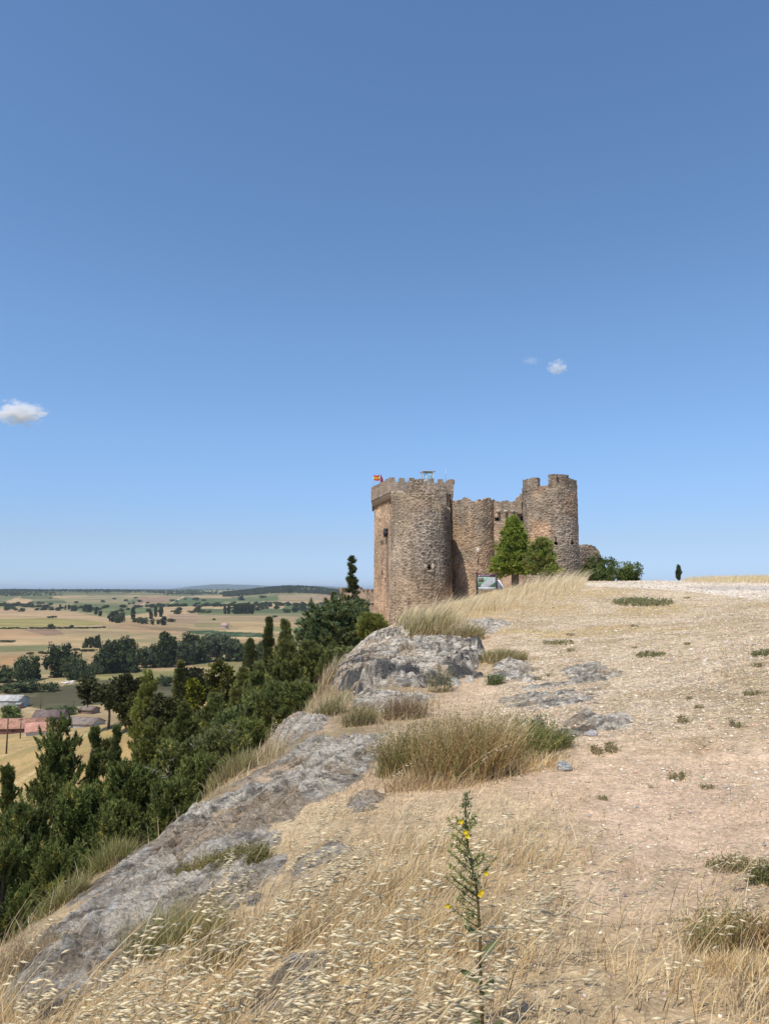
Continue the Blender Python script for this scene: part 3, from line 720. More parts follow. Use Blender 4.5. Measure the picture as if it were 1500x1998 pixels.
front = walled('front_round_tower', circle(5.15, 101.2, 4.2, 300), -7, pxtop(FT, 14), castle, cs=(.50, .34), disp=.085, thick=.95, holes=[(hx, 97.2, zpx(1107, 97.1), .45, .75, 'e')], seed=11, colf=frontcol, off=fr, rag=.2, mortar=(.42,.33,.25), mt=.16, dz=.1)
MB().box((hx - .5, 97.02, zpx(1108, 97.1)), (.34, .16, .95), -.13, (.37,.29,.22)).box((hx + .5, 97.12, zpx(1108, 97.1)), (.34, .16, .95), .13, (.37,.29,.22)).box((hx, 97.05, zpx(1115, 97.1)), (1.3, .16, .28), 0, (.33,.25,.19)).build('loophole_frame', M['stone'], front)
walled('wall_stub', arc(5.15, 101.2, 3.15, 4.12, pxang(799, 5.15, 101.2, 4.1), pxang(833.5, 5.15, 101.2, 4.1)), 14.2, lambda o, s: zpx(938, 97.2) + 0 * s, castle, cs=(.55, .36), disp=.1, solid=True, rag=.14, seed=46, pal=[(.31,.25,.18),(.27,.205,.15),(.35,.28,.20)])
walled('wall_stub', polyline(rect(xpx(859.5, 104.6), 104.6, 1.75, 1.0, .12), .1), 10, lambda o, s: 16.55 - .35 * (np.abs(o[:, 0] - xpx(853, 104)) < .35), castle, cs=(.5, .34), disp=.08, solid=True, rag=.12, seed=44, pal=[(.31,.25,.19),(.27,.21,.16),(.35,.28,.21)])
walled('wall_stub', polyline(rect(xpx(786, 104.3), 104.2, 2.6, .5, .2), .1), 12, 15.6, castle, cs=(.5, .3), disp=.06, solid=True, rag=.1, seed=45)

# middle tower, curtain wall, gate
MT = [(870,979),(878,978),(886,977),(900,975),(905,972),(920,972),(928,974),(935,973),(952,974),(960,978),(966,977),(975,981)]
def midcol(col, X, Y, Z, S, var):
    col = mixc(col, col * np.array((1.12, 1.0, .90)), sstep(-.1, .35, var + .25 * np.exp(-((Z - 8.5) / 2) ** 2)) * .8)
    return col
mid = walled('middle_round_tower', circle(13.2, 107.4, 3.56, 260), -4, pxtop(MT, 13.5), castle, cs=(.48, .32), disp=.08, holes=[], seed=12, colf=midcol, off=lambda Z: .25 * sstep(3, -3, Z), rag=.3, mortar=(.38,.295,.22), dz=.1)
a_ = np.linspace(0, 2 * math.pi, 24, endpoint=False); cx_, cz_ = xpx(933, 103.9), zpx(1075, 103.9)
mb = MB(); ring = [(cx_ + .27 * math.cos(t), 103.72, cz_ + .45 * math.sin(t)) for t in a_]; rin = [(x, 104.3, z) for x, y, z in ring]
mb.add(ring + rin + [(cx_, 103.72, cz_)], [[i_, 24 + i_, 24 + (i_ + 1) % 24, (i_ + 1) % 24] for i_ in range(24)], [[i_, (i_ + 1) % 24, 48] for i_ in range(24)], c=(.55,.49,.41)).build('round_plaque', M['stone'], mid)
MB().box((cx_ + .02, 103.86, cz_ - 1.15), (.12, .25, 1.3), 0, (.16,.12,.09)).build('dark_strip', M['stone'], mid)  # narrow dark brown strip below the plaque
CT = [(945,974),(966,976),(976,979),(990,978),(1000,977),(1007,976),(1009,970),(1016,969),(1019,965),(1030,962)]
cw0, cw1 = P(950, 1000, 105.6)[:2], P(1034, 1000, 103.2)[:2]
dcw = (cw1 - cw0) / np.linalg.norm(cw1 - cw0); ncw = np.array([dcw[1], -dcw[0]])
def oncurt(px, py):
    u = (px - 750) / FPX; t = (u * cw0[1] - cw0[0]) / (dcw[0] - u * dcw[1]); p = cw0 + dcw * t; return p[0], p[1], zpx(py, p[1])
ch = [(*oncurt(970.5, 1013), .75, .55, 'r'), (*oncurt(1019, 1012), .55, .75, 'r')]
curt = walled('curtain_wall', polyline([cw0, cw1, cw1 - ncw * 1.8, cw0 - ncw * 1.8], .11), -4, pxtop(CT, 13.8), castle, cs=(.5, .33), disp=.07, thick=.85, holes=ch, seed=13, rag=.2, dz=.1, colf=midcol)
for px in (973, 987.5, 1001.5):
    x, y, z = oncurt(px, 998.5); MB().box((x, y - .3, z), (.42, .7, .42), -.55, (.46,.40,.33)).build('corbel', M['stone'], curt)
x, y, z = oncurt(1015.5, 993)
walled('machicolation', polyline(rect(x, y - .35, .62, .8, -.5), .09), z - .75, z + 1.0, curt, cs=(.4, .3), disp=.05, solid=True, seed=51)
for px in (1008.5, 1022):
    x, y, z = oncurt(px, 1000); MB().box((x, y - .45, z), (.3, .7, .3), -.5, (.44,.38,.31)).build('corbel', M['stone'], curt)
# gate block, its doorway half hidden by the conifer
gA, gB = P(979.5, 1120, 103.2)[:2], P(1030, 1120, 101.6)[:2]; dg_ = (gB - gA) / np.linalg.norm(gB - gA); ng = np.array([dg_[1], -dg_[0]])
def ongate(px, py):
    u = (px - 750) / FPX; t = (u * gA[1] - gA[0]) / (dg_[0] - u * dg_[1]); p = gA + dg_ * t; return p[0], p[1], zpx(py, p[1])
gate = walled('gatehouse', polyline([gA, gB, gB - ng * 5, gA - ng * 5], .11), -3, 5.0, castle, cs=(.5, .32), disp=.05, seed=14, pal=WARM, mortar=(.46,.34,.25), holes=[(*ongate(1004, 1134), 1.05, 3.2, 'r')], solid=True, dz=.1)
# right round tower
RT = [(1010,950),(1040,950),(1062,948.5),(1073,946),(1112,945),(1135,946)]
def rightcol(col, X, Y, Z, S, var):
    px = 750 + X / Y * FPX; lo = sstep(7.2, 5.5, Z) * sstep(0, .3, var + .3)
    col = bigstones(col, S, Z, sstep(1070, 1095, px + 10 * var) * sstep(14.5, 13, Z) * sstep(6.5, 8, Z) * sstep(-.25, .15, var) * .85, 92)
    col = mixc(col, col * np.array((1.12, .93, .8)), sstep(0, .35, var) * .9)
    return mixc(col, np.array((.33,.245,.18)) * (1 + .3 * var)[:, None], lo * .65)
rh = []
for px in (1086.5, 1117.5):
    yy = 100.6 - 3.85 * math.sqrt(max(.05, 1 - ((xpx(px, 98) - 23.35) / 3.85) ** 2)); xx = xpx(px, yy)
    rh += [(xx, yy, zpx(1060, yy), .5, .5, 'e'), (xx, yy, zpx(1053, yy), .2, .8, 'r')]
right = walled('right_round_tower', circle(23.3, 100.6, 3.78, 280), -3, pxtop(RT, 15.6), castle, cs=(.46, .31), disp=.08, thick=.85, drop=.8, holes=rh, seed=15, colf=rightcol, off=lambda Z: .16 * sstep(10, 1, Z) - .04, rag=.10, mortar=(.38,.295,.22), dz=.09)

for a, b_, py, hole in ((1019, 1051, 931.5, 0), (1073, 1112, 928, 1), (1113, 1128, 935, 0)):
    a0, a1 = pxang(a, 23.3, 100.6, 3.74), pxang(b_, 23.3, 100.6, 3.74)
    if hole:
        am = pxang(1091.5, 23.3, 100.6, 3.74)
        for q0, q1, z0_, z1_ in ((a0, am - 2.2, 15.3, 17.15), (am + 2.2, a1, 15.3, 17.15), (a0 + 1, a1 - 1, 16.75, 17.18), (a0 + 1, a1 - 1, 15.3, 15.95)):
            walled('merlon', arc(23.3, 100.6, 2.95, 3.74 - .02 * (z0_ > 16 or z1_ < 16), q0, q1), z0_, z1_, right, cs=(.5, .33), disp=.06, solid=True, rag=.05, seed=71 + int(q0), pal=[(.27,.21,.16),(.23,.175,.13)])
    else: walled('merlon', arc(23.3, 100.6, 2.95, 3.74, a0, a1), 15.2, zpx(py, 98), right, cs=(.5, .33), disp=.06, solid=True, rag=.1, seed=74 + int(a0), pal=[(.33,.265,.20),(.28,.22,.165),(.36,.29,.22)])
# ruined wall end behind the right tower, crenellated wall left of the keep
rwx = P(1148, 1090, 122)[0]
ruin = walled('ruined_wall', polyline(rect(rwx, 122, 3.4, 1.6, 0), .12), -4, pxtop([(1120,1063),(1140,1064),(1160,1066),(1164,1072),(1170,1082)], 8.6), None, cs=(.5, .33), disp=.14, solid=True, rag=.22, seed=61, pal=[(.22,.18,.145),(.18,.15,.12),(.26,.21,.165)])
tag(ruin, 'ruined end of a rough stone wall behind the oak bushes', 'wall')
wl0, wl1 = P(664, 1160, 134)[:2], P(742, 1160, 127)[:2]
cw = empty('crenellated_wall', (0, 0, 0), 'low crenellated stone wall running left from the foot of the keep', 'wall')
dw = (wl1 - wl0) / np.linalg.norm(wl1 - wl0); nw_ = np.array([dw[1], -dw[0]]); Lw = np.linalg.norm(wl1 - wl0); rzw = math.atan2(dw[1], dw[0])
zt = zpx(1156.5, 130)
walled('wall', polyline([wl0, wl1, wl1 - nw_ * .9, wl0 - nw_ * .9], .14), -16, zt, cw, cs=(.42, .28), disp=.05, solid=True, seed=62, pal=WARM, mortar=(.42,.33,.25), dz=.13)
MB().box((*((wl0 + wl1) / 2 + nw_ * .06), zpx(1175.5, 130)), (Lw, .3, .16), rzw, (.42,.36,.29)).build('string_course', M['stone'], cw)
for px, w, h in ((700, .75, 1.0), (706, .6, .55), (713.5, .62, .62), (722, .7, .62), (730, .6, .6)):
    t = (px - 664) / 78 * Lw; p = wl0 + dw * t - nw_ * .4
    walled('merlon', polyline(rect(*p, w, .6, rzw), .1), zt - .05, zt + h, cw, cs=(.4, .26), disp=.03, solid=True, seed=63, pal=WARM, mortar=(.42,.33,.25))
p = wl0 + dw * .55
walled('pillar', polyline(rect(*p, .85, .95, rzw), .1), -14, zpx(1146.5, 132), cw, cs=(.42, .28), disp=.05, solid=True, seed=64, pal=WARM, mortar=(.42,.33,.25))

# flags on the keep
def flag(name, px, d, top, label, bands, w, h, hang):
    x = xpx(px, d); z1 = zpx(top, d)
    e = empty(name, (x, d, 16.0), label, 'flag', 'flags on the keep')
    MB().tube([(0, 0, 0), (0, 0, z1 - 16.0 + .15)], [.035, .03], 6).build('flagpole', M['steel'], e)
    nu, nv = 22, 16; vs, cs_ = [], []
    for a in range(nu + 1):
        for b in range(nv + 1):
            u, v = a / nu, b / nv
            if hang: X, Y, Z = u * w * .55 + .1 * math.sin(v * 4), .12 * math.sin(u * 9), -v * h - u * w * .9
            else: X, Y, Z = u * w, .09 * math.sin(u * 8 + v * 1.2) * u, -v * h - .1 * u * math.sin(u * 5) + .04 * math.sin(u * 7)
            vs.append((X, Y, Z + z1 - 16.0)); k = bands(u, v); cs_.append(k)
    q = [[a * (nv + 1) + b, (a + 1) * (nv + 1) + b, (a + 1) * (nv + 1) + b + 1, a * (nv + 1) + b + 1] for a in range(nu) for b in range(nv)]
    obj('cloth', mesh('flag_cloth', vs, q, None, np.array(cs_), True), M['paint'], e)
RED, YEL = (.55, .03, .04), (.80, .50, .04)
flag('spanish_flag', 728.2, 114.2, 927.5, 'red and yellow banded flag with a small crest at the left corner of the keep', lambda u, v: ((.42, .12, .05) if ((u - .38) / .13) ** 2 + ((v - .5) / .17) ** 2 < 1 else YEL) if .25 < v < .75 else RED, 1.05, .85, False)
flag('red_flag', 740.8, 112.8, 923.5, 'dark red flag hanging half furled behind the striped flag', lambda u, v: (.36, .03, .07) if (u < .5) == (v < .55) else (.42, .08, .12), .75, 1.05, True)

# ------------------------------------------------------------------ foliage builders
def unit(v): return v / (np.linalg.norm(v, axis=-1, keepdims=True) + 1e-9)
def leaves(mb, p, d, L, W, col, rng, bend=.15):
    """diamond leaves / sprays: p base, d direction, L length, W width (arrays)"""
    n = len(p); d = unit(d); r = unit(rng.normal(size=(n, 3))); s = unit(np.cross(d, r)); up = np.cross(s, d)
    L = np.broadcast_to(L, (n,))[:, None]; W = np.broadcast_to(W, (n,))[:, None]
    m = p + d * L * .45 + up * L * bend * .5
    v = np.stack([p, m + s * W / 2, p + d * L, m - s * W / 2], 1).reshape(-1, 3)
    q = np.arange(4 * n).reshape(n, 4)
    mb.add(v, q, c=np.repeat(col, 4, 0))
def needles(mb, p, d, L, W, col, rng):
    n = len(p); d = unit(d); s = unit(np.cross(d, rng.normal(size=(n, 3)))); L = np.asarray(L)[:, None]; W = np.asarray(W)[:, None]
    mb.add(np.stack([p - s * W / 2, p + s * W / 2, p + d * L], 1).reshape(-1, 3), None, np.arange(3 * n).reshape(n, 3), np.repeat(col, 3, 0))
def jitcol(base, n, rng, amt=.25, alt=None, altp=0):
    c = np.asarray(base)[None] * (1 + amt * rng.uniform(-1, 1, n))[:, None] * (1 + .06 * rng.normal(size=(n, 3)))
    if alt is not None: k = rng.random(n) < altp; c[k] = np.asarray(alt) * (1 + amt * rng.uniform(-1, 1, k.sum()))[:, None]
    return np.clip(c, .003, 1)
def conifer(seed, h, R, prof, nl, npl, nleaf, L, W, e0, col, plume=.7, up=.5, h0=.06, alt=None, altp=.08, droop=0, lean=(0, 0)):
    """crown as plumes of sprays along limbs; prof(t) gives the radius share at height share t"""
    rng = np.random.default_rng(seed); mb = MB(); wd = MB()
    t = np.concatenate([rng.uniform(h0, 1, nl * 3)]); pr = np.array([prof(x) for x in t]); keep = rng.random(len(t)) < np.clip(pr + .25, 0, 1) / 1.1; t = t[keep][:nl]; pr = np.array([prof(x) for x in t])
    az = rng.uniform(0, 2 * math.pi, len(t)); Ln = R * pr * rng.uniform(.6, 1.15, len(t)) + .05 * R
    el = e0 + rng.normal(0, .18, len(t)) + .5 * np.clip(t - .6, 0, 1)
    t = t * (1 - .5 * plume * up / h)
    base = np.stack([lean[0] * t * h, lean[1] * t * h, t * h], -1)
    dirs = np.stack([np.cos(az) * np.cos(el), np.sin(az) * np.cos(el), np.sin(el)], -1)
    shade = rng.uniform(.78, 1.25, len(t))
    for i in range(0, len(t), max(1, len(t) // 26)):
        q = np.linspace(0, .8, 5)[:, None]; wd.tube(base[i] - [0, 0, .12 * Ln[i]] + dirs[i] * Ln[i] * q + np.array([0, 0, 1]) * (up * .35 - droop) * Ln[i] * q ** 2, np.linspace(.025 * R + .01, .006, 5), 4, (.13, .10, .075))
    k = np.repeat(np.arange(len(t)), npl); u = rng.uniform(.22, 1, len(k)) ** .7
    pp = base[k] + dirs[k] * (Ln[k] * u)[:, None] + np.stack([0 * u, 0 * u, (up * .35 - droop) * Ln[k] * u ** 2], -1) + rng.normal(0, .07 * R, (len(k), 3)) * np.array([1, 1, .6])
    pd = unit(dirs[k] * .7 + np.array([0, 0, up]) + rng.normal(0, .30, (len(k), 3)))
    pl = plume * rng.uniform(.6, 1.25, len(k)) * (1.1 - .75 * t[k]); psh = shade[k] * rng.uniform(.8, 1.2, len(k)); isalt = rng.random(len(k)) < (altp if alt is not None else 0)
    j = np.repeat(np.arange(len(k)), nleaf); w = rng.uniform(0, 1, len(j))
    p = pp[j] + pd[j] * (pl[j] * w)[:, None] + rng.normal(0, .085, (len(j), 3)) * pl[j][:, None] * (1.12 - w)[:, None]
    d = pd[j] * .9 + rng.normal(0, .48, (len(j), 3)) * (1.15 - .6 * w)[:, None]
    c = np.asarray(col)[None] * psh[j][:, None]; c[isalt[j]] = np.asarray(alt if alt is not None else col) * psh[j][isalt[j]][:, None]
    c *= rng.uniform(.8, 1.2, len(j))[:, None]
    needles(mb, p, d, L * rng.uniform(.6, 1.4, len(j)), W * rng.uniform(.7, 1.3, len(j)), np.clip(c * FG, 0, .6), rng)
    for m__ in (mb,):
        zm = np.percentile(np.concatenate([a[:, 2] for a in m__.v]), 99.95)
        for a in m__.v: a[:, 2] *= h / zm
    z = np.linspace(0, .92, 7); wd.tube(np.stack([lean[0] * z * h, lean[1] * z * h, z * h - .35 * (z == 0)], -1), np.linspace(.045 * R + .05, .015, 7), 7, (.16, .125, .095))
    return mb, wd
def broadleaf(seed, h, R, nclump, nleaf, L, col, trunk=.25, flat=.85, alt=None, altp=.1, lobes=5, colw=(.16, .13, .10), col_shape=None):
    rng = np.random.default_rng(seed); mb = MB(); wd = MB()
    lc = [np.array([rng.normal(0, .42) * R, rng.normal(0, .42) * R, h * (trunk + (1 - trunk) * rng.uniform(.2, .76))]) for _ in range(lobes)]; lr = [R * rng.uniform(.45, .72) for _ in range(lobes)]
    if col_shape: lc = [np.array([rng.normal(0, .12) * R, rng.normal(0, .12) * R, h * (.12 + .8 * (i + .5) / lobes)]) for i in range(lobes)]; lr = [R * (.95 - .55 * abs((i + .5) / lobes - .42)) for i in range(lobes)]
    cs, rad = [], []
    for _ in range(nclump):
        i = rng.integers(lobes); v = unit(rng.normal(size=3)); q = lc[i] + v * lr[i] * rng.uniform(.5, 1.0) ** .5 * np.array([1, 1, flat if not col_shape else h / R / lobes * 1.1])
        if q[2] < .08 * h: q[2] = .08 * h + .1 * h * rng.random()
        if q[2] > h: q[2] = h - .1 * rng.random() * h
        cs.append(q); rad.append(R * rng.uniform(.13, .26))
    cs = np.array(cs); rad = np.array(rad); sh = rng.uniform(.72, 1.28, nclump)
    k = np.repeat(np.arange(nclump), nleaf)
    off = rng.normal(size=(len(k), 3)); off = unit(off) * (rng.random(len(k)) ** .5)[:, None]
    p = cs[k] + off * rad[k][:, None]; d = off + rng.normal(0, .6, (len(k), 3)) + np.array([0, 0, -.1])
    c = np.asarray(col)[None] * sh[k][:, None] * rng.uniform(.75, 1.25, len(k))[:, None]
    if alt is not None:
        a = (rng.random(nclump) < altp)[k]; c[a] = np.asarray(alt) * sh[k][a][:, None]
    leaves(mb, p, d, L * rng.uniform(.6, 1.3, len(k)), L * .6 * rng.uniform(.7, 1.3, len(k)), c, rng)
    zm = np.percentile(np.concatenate([a[:, 2] for a in mb.v]), 99.95)
    for a in mb.v: a[:, 2] *= h / zm
    z = np.linspace(0, 1, 6); tz = h * max(trunk, .12) * 1.3
    wd.tube(np.stack([.05 * R * np.sin(z * 3), .05 * R * np.cos(z * 2), z * tz - .3 * (z == 0)], -1), np.linspace(.06 * R + .05, .035 * R + .02, 6), 7, colw)
    for i in range(lobes):
        q = np.linspace(0, 1, 5)[:, None]; a = np.array([.05 * R * math.sin(3), .05 * R * math.cos(2), tz * .95]); wd.tube(a + (lc[i] - a) * q + np.array([0, 0, .1 * R]) * q * (1 - q), np.linspace(.035 * R + .015, .01 * R, 5), 5, colw)
    return mb, wd
def plant_tree(name, loc, mbs, label, cat='tree', group=None, leafmat='leaf', rz=0, scale=1):
    e = empty(name, tuple(loc), label, cat, group, rz); e.scale = (scale,) * 3 if np.isscalar(scale) else scale
    mbs[0].build('crown', M[leafmat], e); mbs[1].build('trunk', M['bark'], e); return e
def copy_tree(src, loc, label, group=None, rz=0, scale=1):
    r = src.copy(); COL.objects.link(r); r.location = loc; r.rotation_euler = (0, 0, rz); r.scale = (scale,) * 3 if np.isscalar(scale) else scale
    r['label'] = label
    if group: r['group'] = group
    for ch in src.children:
        c = ch.copy(); COL.objects.link(c); c.parent = r; c.matrix_parent_inverse = ch.matrix_parent_inverse
    return r

FG = 3.15
JUN, JUN2, BLUE, CYP, OLV = (.053,.061,.019), (.060,.068,.022), (.052,.062,.024), (.036,.042,.014), (.095,.090,.024)
cone = lambda t: (1 - t) ** .74 * min(1, .45 + 2.2 * t) * (1 - .55 * min(1, max(0, (t - .62) / .25)))
column = lambda t: min(1, .35 + 3 * t) * (1 - t) ** .62 * 1.15
dome = lambda t: math.sqrt(max(0, 1 - (max(0, t - .25) / .78) ** 2)) * min(1, .55 + 2 * t)
bushy = lambda t: math.sqrt(max(0, 1 - t ** 2.2)) * min(1, .7 + t)

def slope_tree(px, d, top, wpx, kind, label, seed, name=None, col=None, group=None, cat='tree', dens=1.0):
    x, y, zt_ = P(px, top, d); g = gz(x, y); h = zt_ - g; R = wpx / FPX * d / 2 * (1.3 if kind in ('juniper', 'shrub') else 1.0)
    s = d / 700 * 1.35      # metres per render pixel, sets the spray size
    L = max(.04, 2.5 * s); W = L * .34; col = None if col is None else (min(col[0], .93 * col[1]), col[1], col[2])
    n = dens
    if kind == 'juniper': m_ = conifer(seed, h, R, cone, int(125 * n), 12, 62, L, W, .6, col or JUN, plume=max(.42, .27 * R), up=.95, alt=OLV, altp=.06)
    elif kind == 'cypress': m_ = conifer(seed, h, R, column, int(170 * n), 9, 46, L, W, .95, col or CYP, plume=max(.35, .4 * R), up=1.0)
    elif kind == 'sparse': m_ = conifer(seed, h, R, lambda t: min(1, .4 + 2 * (1 - t)) * (.15 + .85 * abs(math.sin(t * 5913.7)) ** 1.6) * (.35 + .65 * (1 - t) ** .4), int(84 * n), 4, 40, L, W, .4, col or CYP, plume=.34, up=.4)
    elif kind == 'dome': m_ = conifer(seed, h, R, dome, int(260 * n), 13, 46, L, W, .42, col or BLUE, plume=.55, up=.45, alt=(.062,.085,.045), altp=.25)
    elif kind == 'shrub': m_ = conifer(seed, h, R, bushy, int(130 * n), 12, 66, L, W, .65, col or JUN, plume=max(.36, .28 * R), up=.95, alt=OLV, altp=.08)
    elif kind == 'pine': m_ = broadleaf(seed, h, R, int(70 * n), 60, L * 1.1, col or (.055,.062,.03), trunk=.38, flat=.9, lobes=7)
    elif kind == 'leafy': m_ = broadleaf(seed, h, R, int(80 * n), 60, L * 1.2, col or (.10,.125,.03), trunk=.2, lobes=5, alt=(.13,.13,.04), altp=.2)
    return plant_tree(name or {'juniper': 'juniper_tree', 'cypress': 'cypress_tree', 'sparse': 'cypress_tree', 'dome': 'cedar_tree', 'shrub': 'juniper_shrub', 'pine': 'pine_tree', 'leafy': 'broadleaf_tree'}[kind], (x, y, g), m_, label, cat, group)
# ------------------------------------------------------------------ trees on the steep slope, far to near
ST = [
 (687, 116, 1083, 26, 'sparse', 'tall thin ragged cypress spire rising above the crenellated wall', None),
 (652, 112, 1155, 16, 'cypress', 'short narrow cypress tip beside the wall pillar', None),
 (664, 58, 1163, 158, 'dome', 'broad dense blue green cedar below the keep', None),
 (723, 50, 1195, 42, 'shrub', 'small green shrub between the cedar and the foot of the keep', (0.088,0.085,0.022)),
 (525, 74, 1203, 30, 'cypress', 'slim dark pointed cypress beside the grey green one', None),
 (557, 60, 1208, 44, 'juniper', 'grey green pointed juniper right of the slim dark cypress', (0.075,0.072,0.025)),
 (489, 140, 1245, 34, 'cypress', 'dark conifer at the right end of the riverside trees', None),
 (440, 85, 1284, 62, 'leafy', 'yellow green leafy tree in front of the riverside trees', (0.106,0.110,0.020)),
 (476, 80, 1302, 46, 'juniper', 'dusty olive juniper under the dark conifer', (0.077,0.068,0.022)),
 (378, 78, 1322, 34, 'leafy', 'small bright yellow green tree on the slope', (0.163,0.165,0.015)),
 (352, 84, 1288, 34, 'juniper', 'narrow dark juniper left of the bright yellow green tree', CYP),
 (393, 92, 1300, 46, 'pine', 'loose olive pine behind the bright yellow green tree', None),
 (291, 84, 1308, 58, 'juniper', 'olive green conifer with a blunt tip beside the thin pine', (0.090,0.078,0.019)),
 (215, 120, 1318, 74, 'pine', 'thin pine with a visible trunk on the dry slope', (0.073,0.060,0.020)),
 (249, 112, 1312, 50, 'pine', 'dense dark pine right of the thin pine', (0.048,0.045,0.015)),
 (268, 98, 1352, 50, 'pine', 'rounded olive pine below the dense dark pine', (0.094,0.085,0.022)),
 (325, 66, 1352, 60, 'pine', 'spreading pine in the middle of the slope', (0.069,0.065,0.020)),
 (605, 40, 1250, 110, 'juniper', 'tall dense juniper in front of the broad cedar', (0.055,0.060,0.019)),
 (560, 38, 1248, 84, 'juniper', 'upright juniper with many fine tips left of the tall dense one', (0.065,0.066,0.022)),
 (535, 30, 1330, 110, 'juniper', 'dense green juniper beside the brow of the hill', (0.056,0.064,0.021)),
 (600, 25, 1330, 84, 'shrub', 'dark juniper shrub just below the upper rock', JUN),
 (418, 46, 1352, 86, 'juniper', 'wide juniper with drooping tips in the middle of the thicket', JUN2),
 (472, 34, 1372, 96, 'shrub', 'spreading blue green juniper with bare grey twigs', (0.057,0.070,0.026)),
 (360, 40, 1368, 90, 'juniper', 'dark green juniper with uneven tips in the thicket', JUN),
 (228, 36, 1415, 40, 'cypress', 'slim pointed juniper against the dry slope', (0.037,0.046,0.015)),
 (296, 33, 1402, 96, 'juniper', 'dense juniper right of the slim pointed one', (0.056,0.062,0.017)),
 (205, 40, 1440, 50, 'leafy', 'sparse olive bush behind the near left juniper', (0.106,0.090,0.025)),
 (430, 22, 1418, 130, 'shrub', 'grey green juniper shrub above the brow tussocks', (0.062,0.066,0.024)),
 (350, 20, 1440, 130, 'shrub', 'big dark juniper shrub in the heart of the thicket', JUN),
 (120, 21, 1398, 235, 'juniper', 'big dark juniper with a tall centre tip near the left edge', (0.043,0.052,0.015)),
 (184, 22.4, 1418, 66, 'juniper', 'pointed juniper close right of the big dark one', (0.043,0.052,0.015)),
 (18, 19, 1493, 80, 'juniper', 'small juniper with twisted bare tips at the left edge', (0.043,0.052,0.015)),
 (255, 17, 1486, 130, 'shrub', 'dark juniper shrub left of the brow grasses', (0.045,0.054,0.015)),
 (168, 14.5, 1530, 150, 'shrub', 'near dark juniper shrub with thick clumps', (0.043,0.054,0.015)),
 (60, 13, 1560, 150, 'shrub', 'nearest dark juniper shrub at the lower left edge', (0.040,0.050,0.015)),
 (10, 10.5, 1640, 110, 'shrub', 'low juniper shrub by the grey rock slab at the left edge', (0.040,0.050,0.015)),
 (345, 13.5, 1520, 110, 'shrub', 'low juniper shrub under the brow tussocks', (0.045,0.054,0.016)),
 (690, 34, 1262, 60, 'shrub', 'juniper shrub squeezed between the upper rock and the cedar', (.060,.068,.022)),
 (640, 46, 1262, 90, 'juniper', 'dense juniper under the right half of the cedar', (.058,.066,.022)),
 (505, 44, 1290, 70, 'juniper', 'leaning juniper left of the upright one with fine tips', (.060,.068,.022)),
 (480, 27, 1402, 90, 'shrub', 'juniper shrub touching the feathery grass', (.056,.066,.018)),
 (330, 27, 1420, 90, 'juniper', 'uneven juniper in the left half of the thicket', (.056,.062,.018)),
 (395, 17, 1470, 110, 'shrub', 'juniper shrub right above the olive tussock', (.054,.062,.018)),
 (230, 13, 1560, 110, 'shrub', 'low juniper shrub in front of the pointed ones', (.050,.058,.017)),
 (108, 10.5, 1650, 110, 'shrub', 'low dark juniper shrub just below the rock slab', (0.043,0.052,0.015)),
]
for i_, (px, d, top, w, kind, lab, col) in enumerate(ST): slope_tree(px, d, top, w, kind, lab, 100 + i_, col=col)
# bare grey twigs poking out of the thicket
tw_rng = np.random.default_rng(5)
for (px, py, d, lab) in ((385, 1425, 18.5, 'bare grey branch sticking out of the big dark shrub'), (455, 1395, 20, 'bare pale branch in front of the grey green shrub'), (330, 1478, 12.8, 'dead grey branch low in the thicket')):
    mb = MB(); b0 = P(px, py + 25, d + .6)
    for k in range(5):
        a = b0 + tw_rng.normal(0, .12, 3); dr = np.array([tw_rng.uniform(-.6, .9), -.5 + .3 * tw_rng.normal(), tw_rng.uniform(.2, .9)]); q = np.linspace(0, 1, 6)[:, None]
        mb.tube(a + dr * q * tw_rng.uniform(.25, .5) + tw_rng.normal(0, .03, (6, 3)), np.linspace(.008, .002, 6), 4, (.33, .30, .27))
    tag(mb.build('bare_branch', M['bark']), lab, 'branch')

# trees by the castle
def pos_top(px, d, top): x, y, z = P(px, top, d); g = gz(x, y); return x, y, g, z - g
x, y, g, h = pos_top(1001, 78, 1007)
plant_tree('conifer_tree', (x, y, g), conifer(301, h, 2.35, lambda t: (1 - t) ** .8 * min(1, .55 + 1.5 * t) * 1.35 * (.88 + .12 * math.sin(t * 34)), 330, 13, 40, .26, .10, .12, (.078,.098,.018), plume=.62, up=.05, h0=.27, droop=.14, alt=(.115,.13,.026), altp=.35), 'bright green drooping conifer in front of the gate', 'tree')
x, y, g, h = pos_top(1051, 72, 1047)
plant_tree('conifer_tree', (x, y, g), conifer(302, h, 1.85, lambda t: (1 - t) ** .6 * min(1, .6 + 1.8 * t) * 1.1, 120, 9, 34, .26, .10, .45, (.078,.092,.022), plume=.6, up=.25, h0=.2, alt=(.10,.10,.032), altp=.35, lean=(.06, 0)), 'shorter loose yellow green conifer in front of the right tower', 'tree')
for px, d, top, R, lab, sd, cl in ((1148, 96, 1079, 2.0, 'dark oak bush against the ruined wall', 311, (.085,.105,.028)), (1192, 92, 1086, 2.2, 'rounded green oak beside the ruined wall', 312, (.11,.15,.035)), (1222, 95, 1106, 1.3, 'low green oak bush at the right of the row', 313, (.10,.135,.033)), (1166, 90, 1108, 1.7, 'low leafy oak in the middle of the row', 314, (.09,.12,.03))):
    x, y, g, h = pos_top(px, d, top); plant_tree('oak_bush', (x, y, g - .6), broadleaf(sd, h + .6, R, 90, 60, .26, cl, trunk=.1, lobes=6, alt=(.15,.18,.05), altp=.25), lab, 'bush', 'oak bushes beside the right tower')
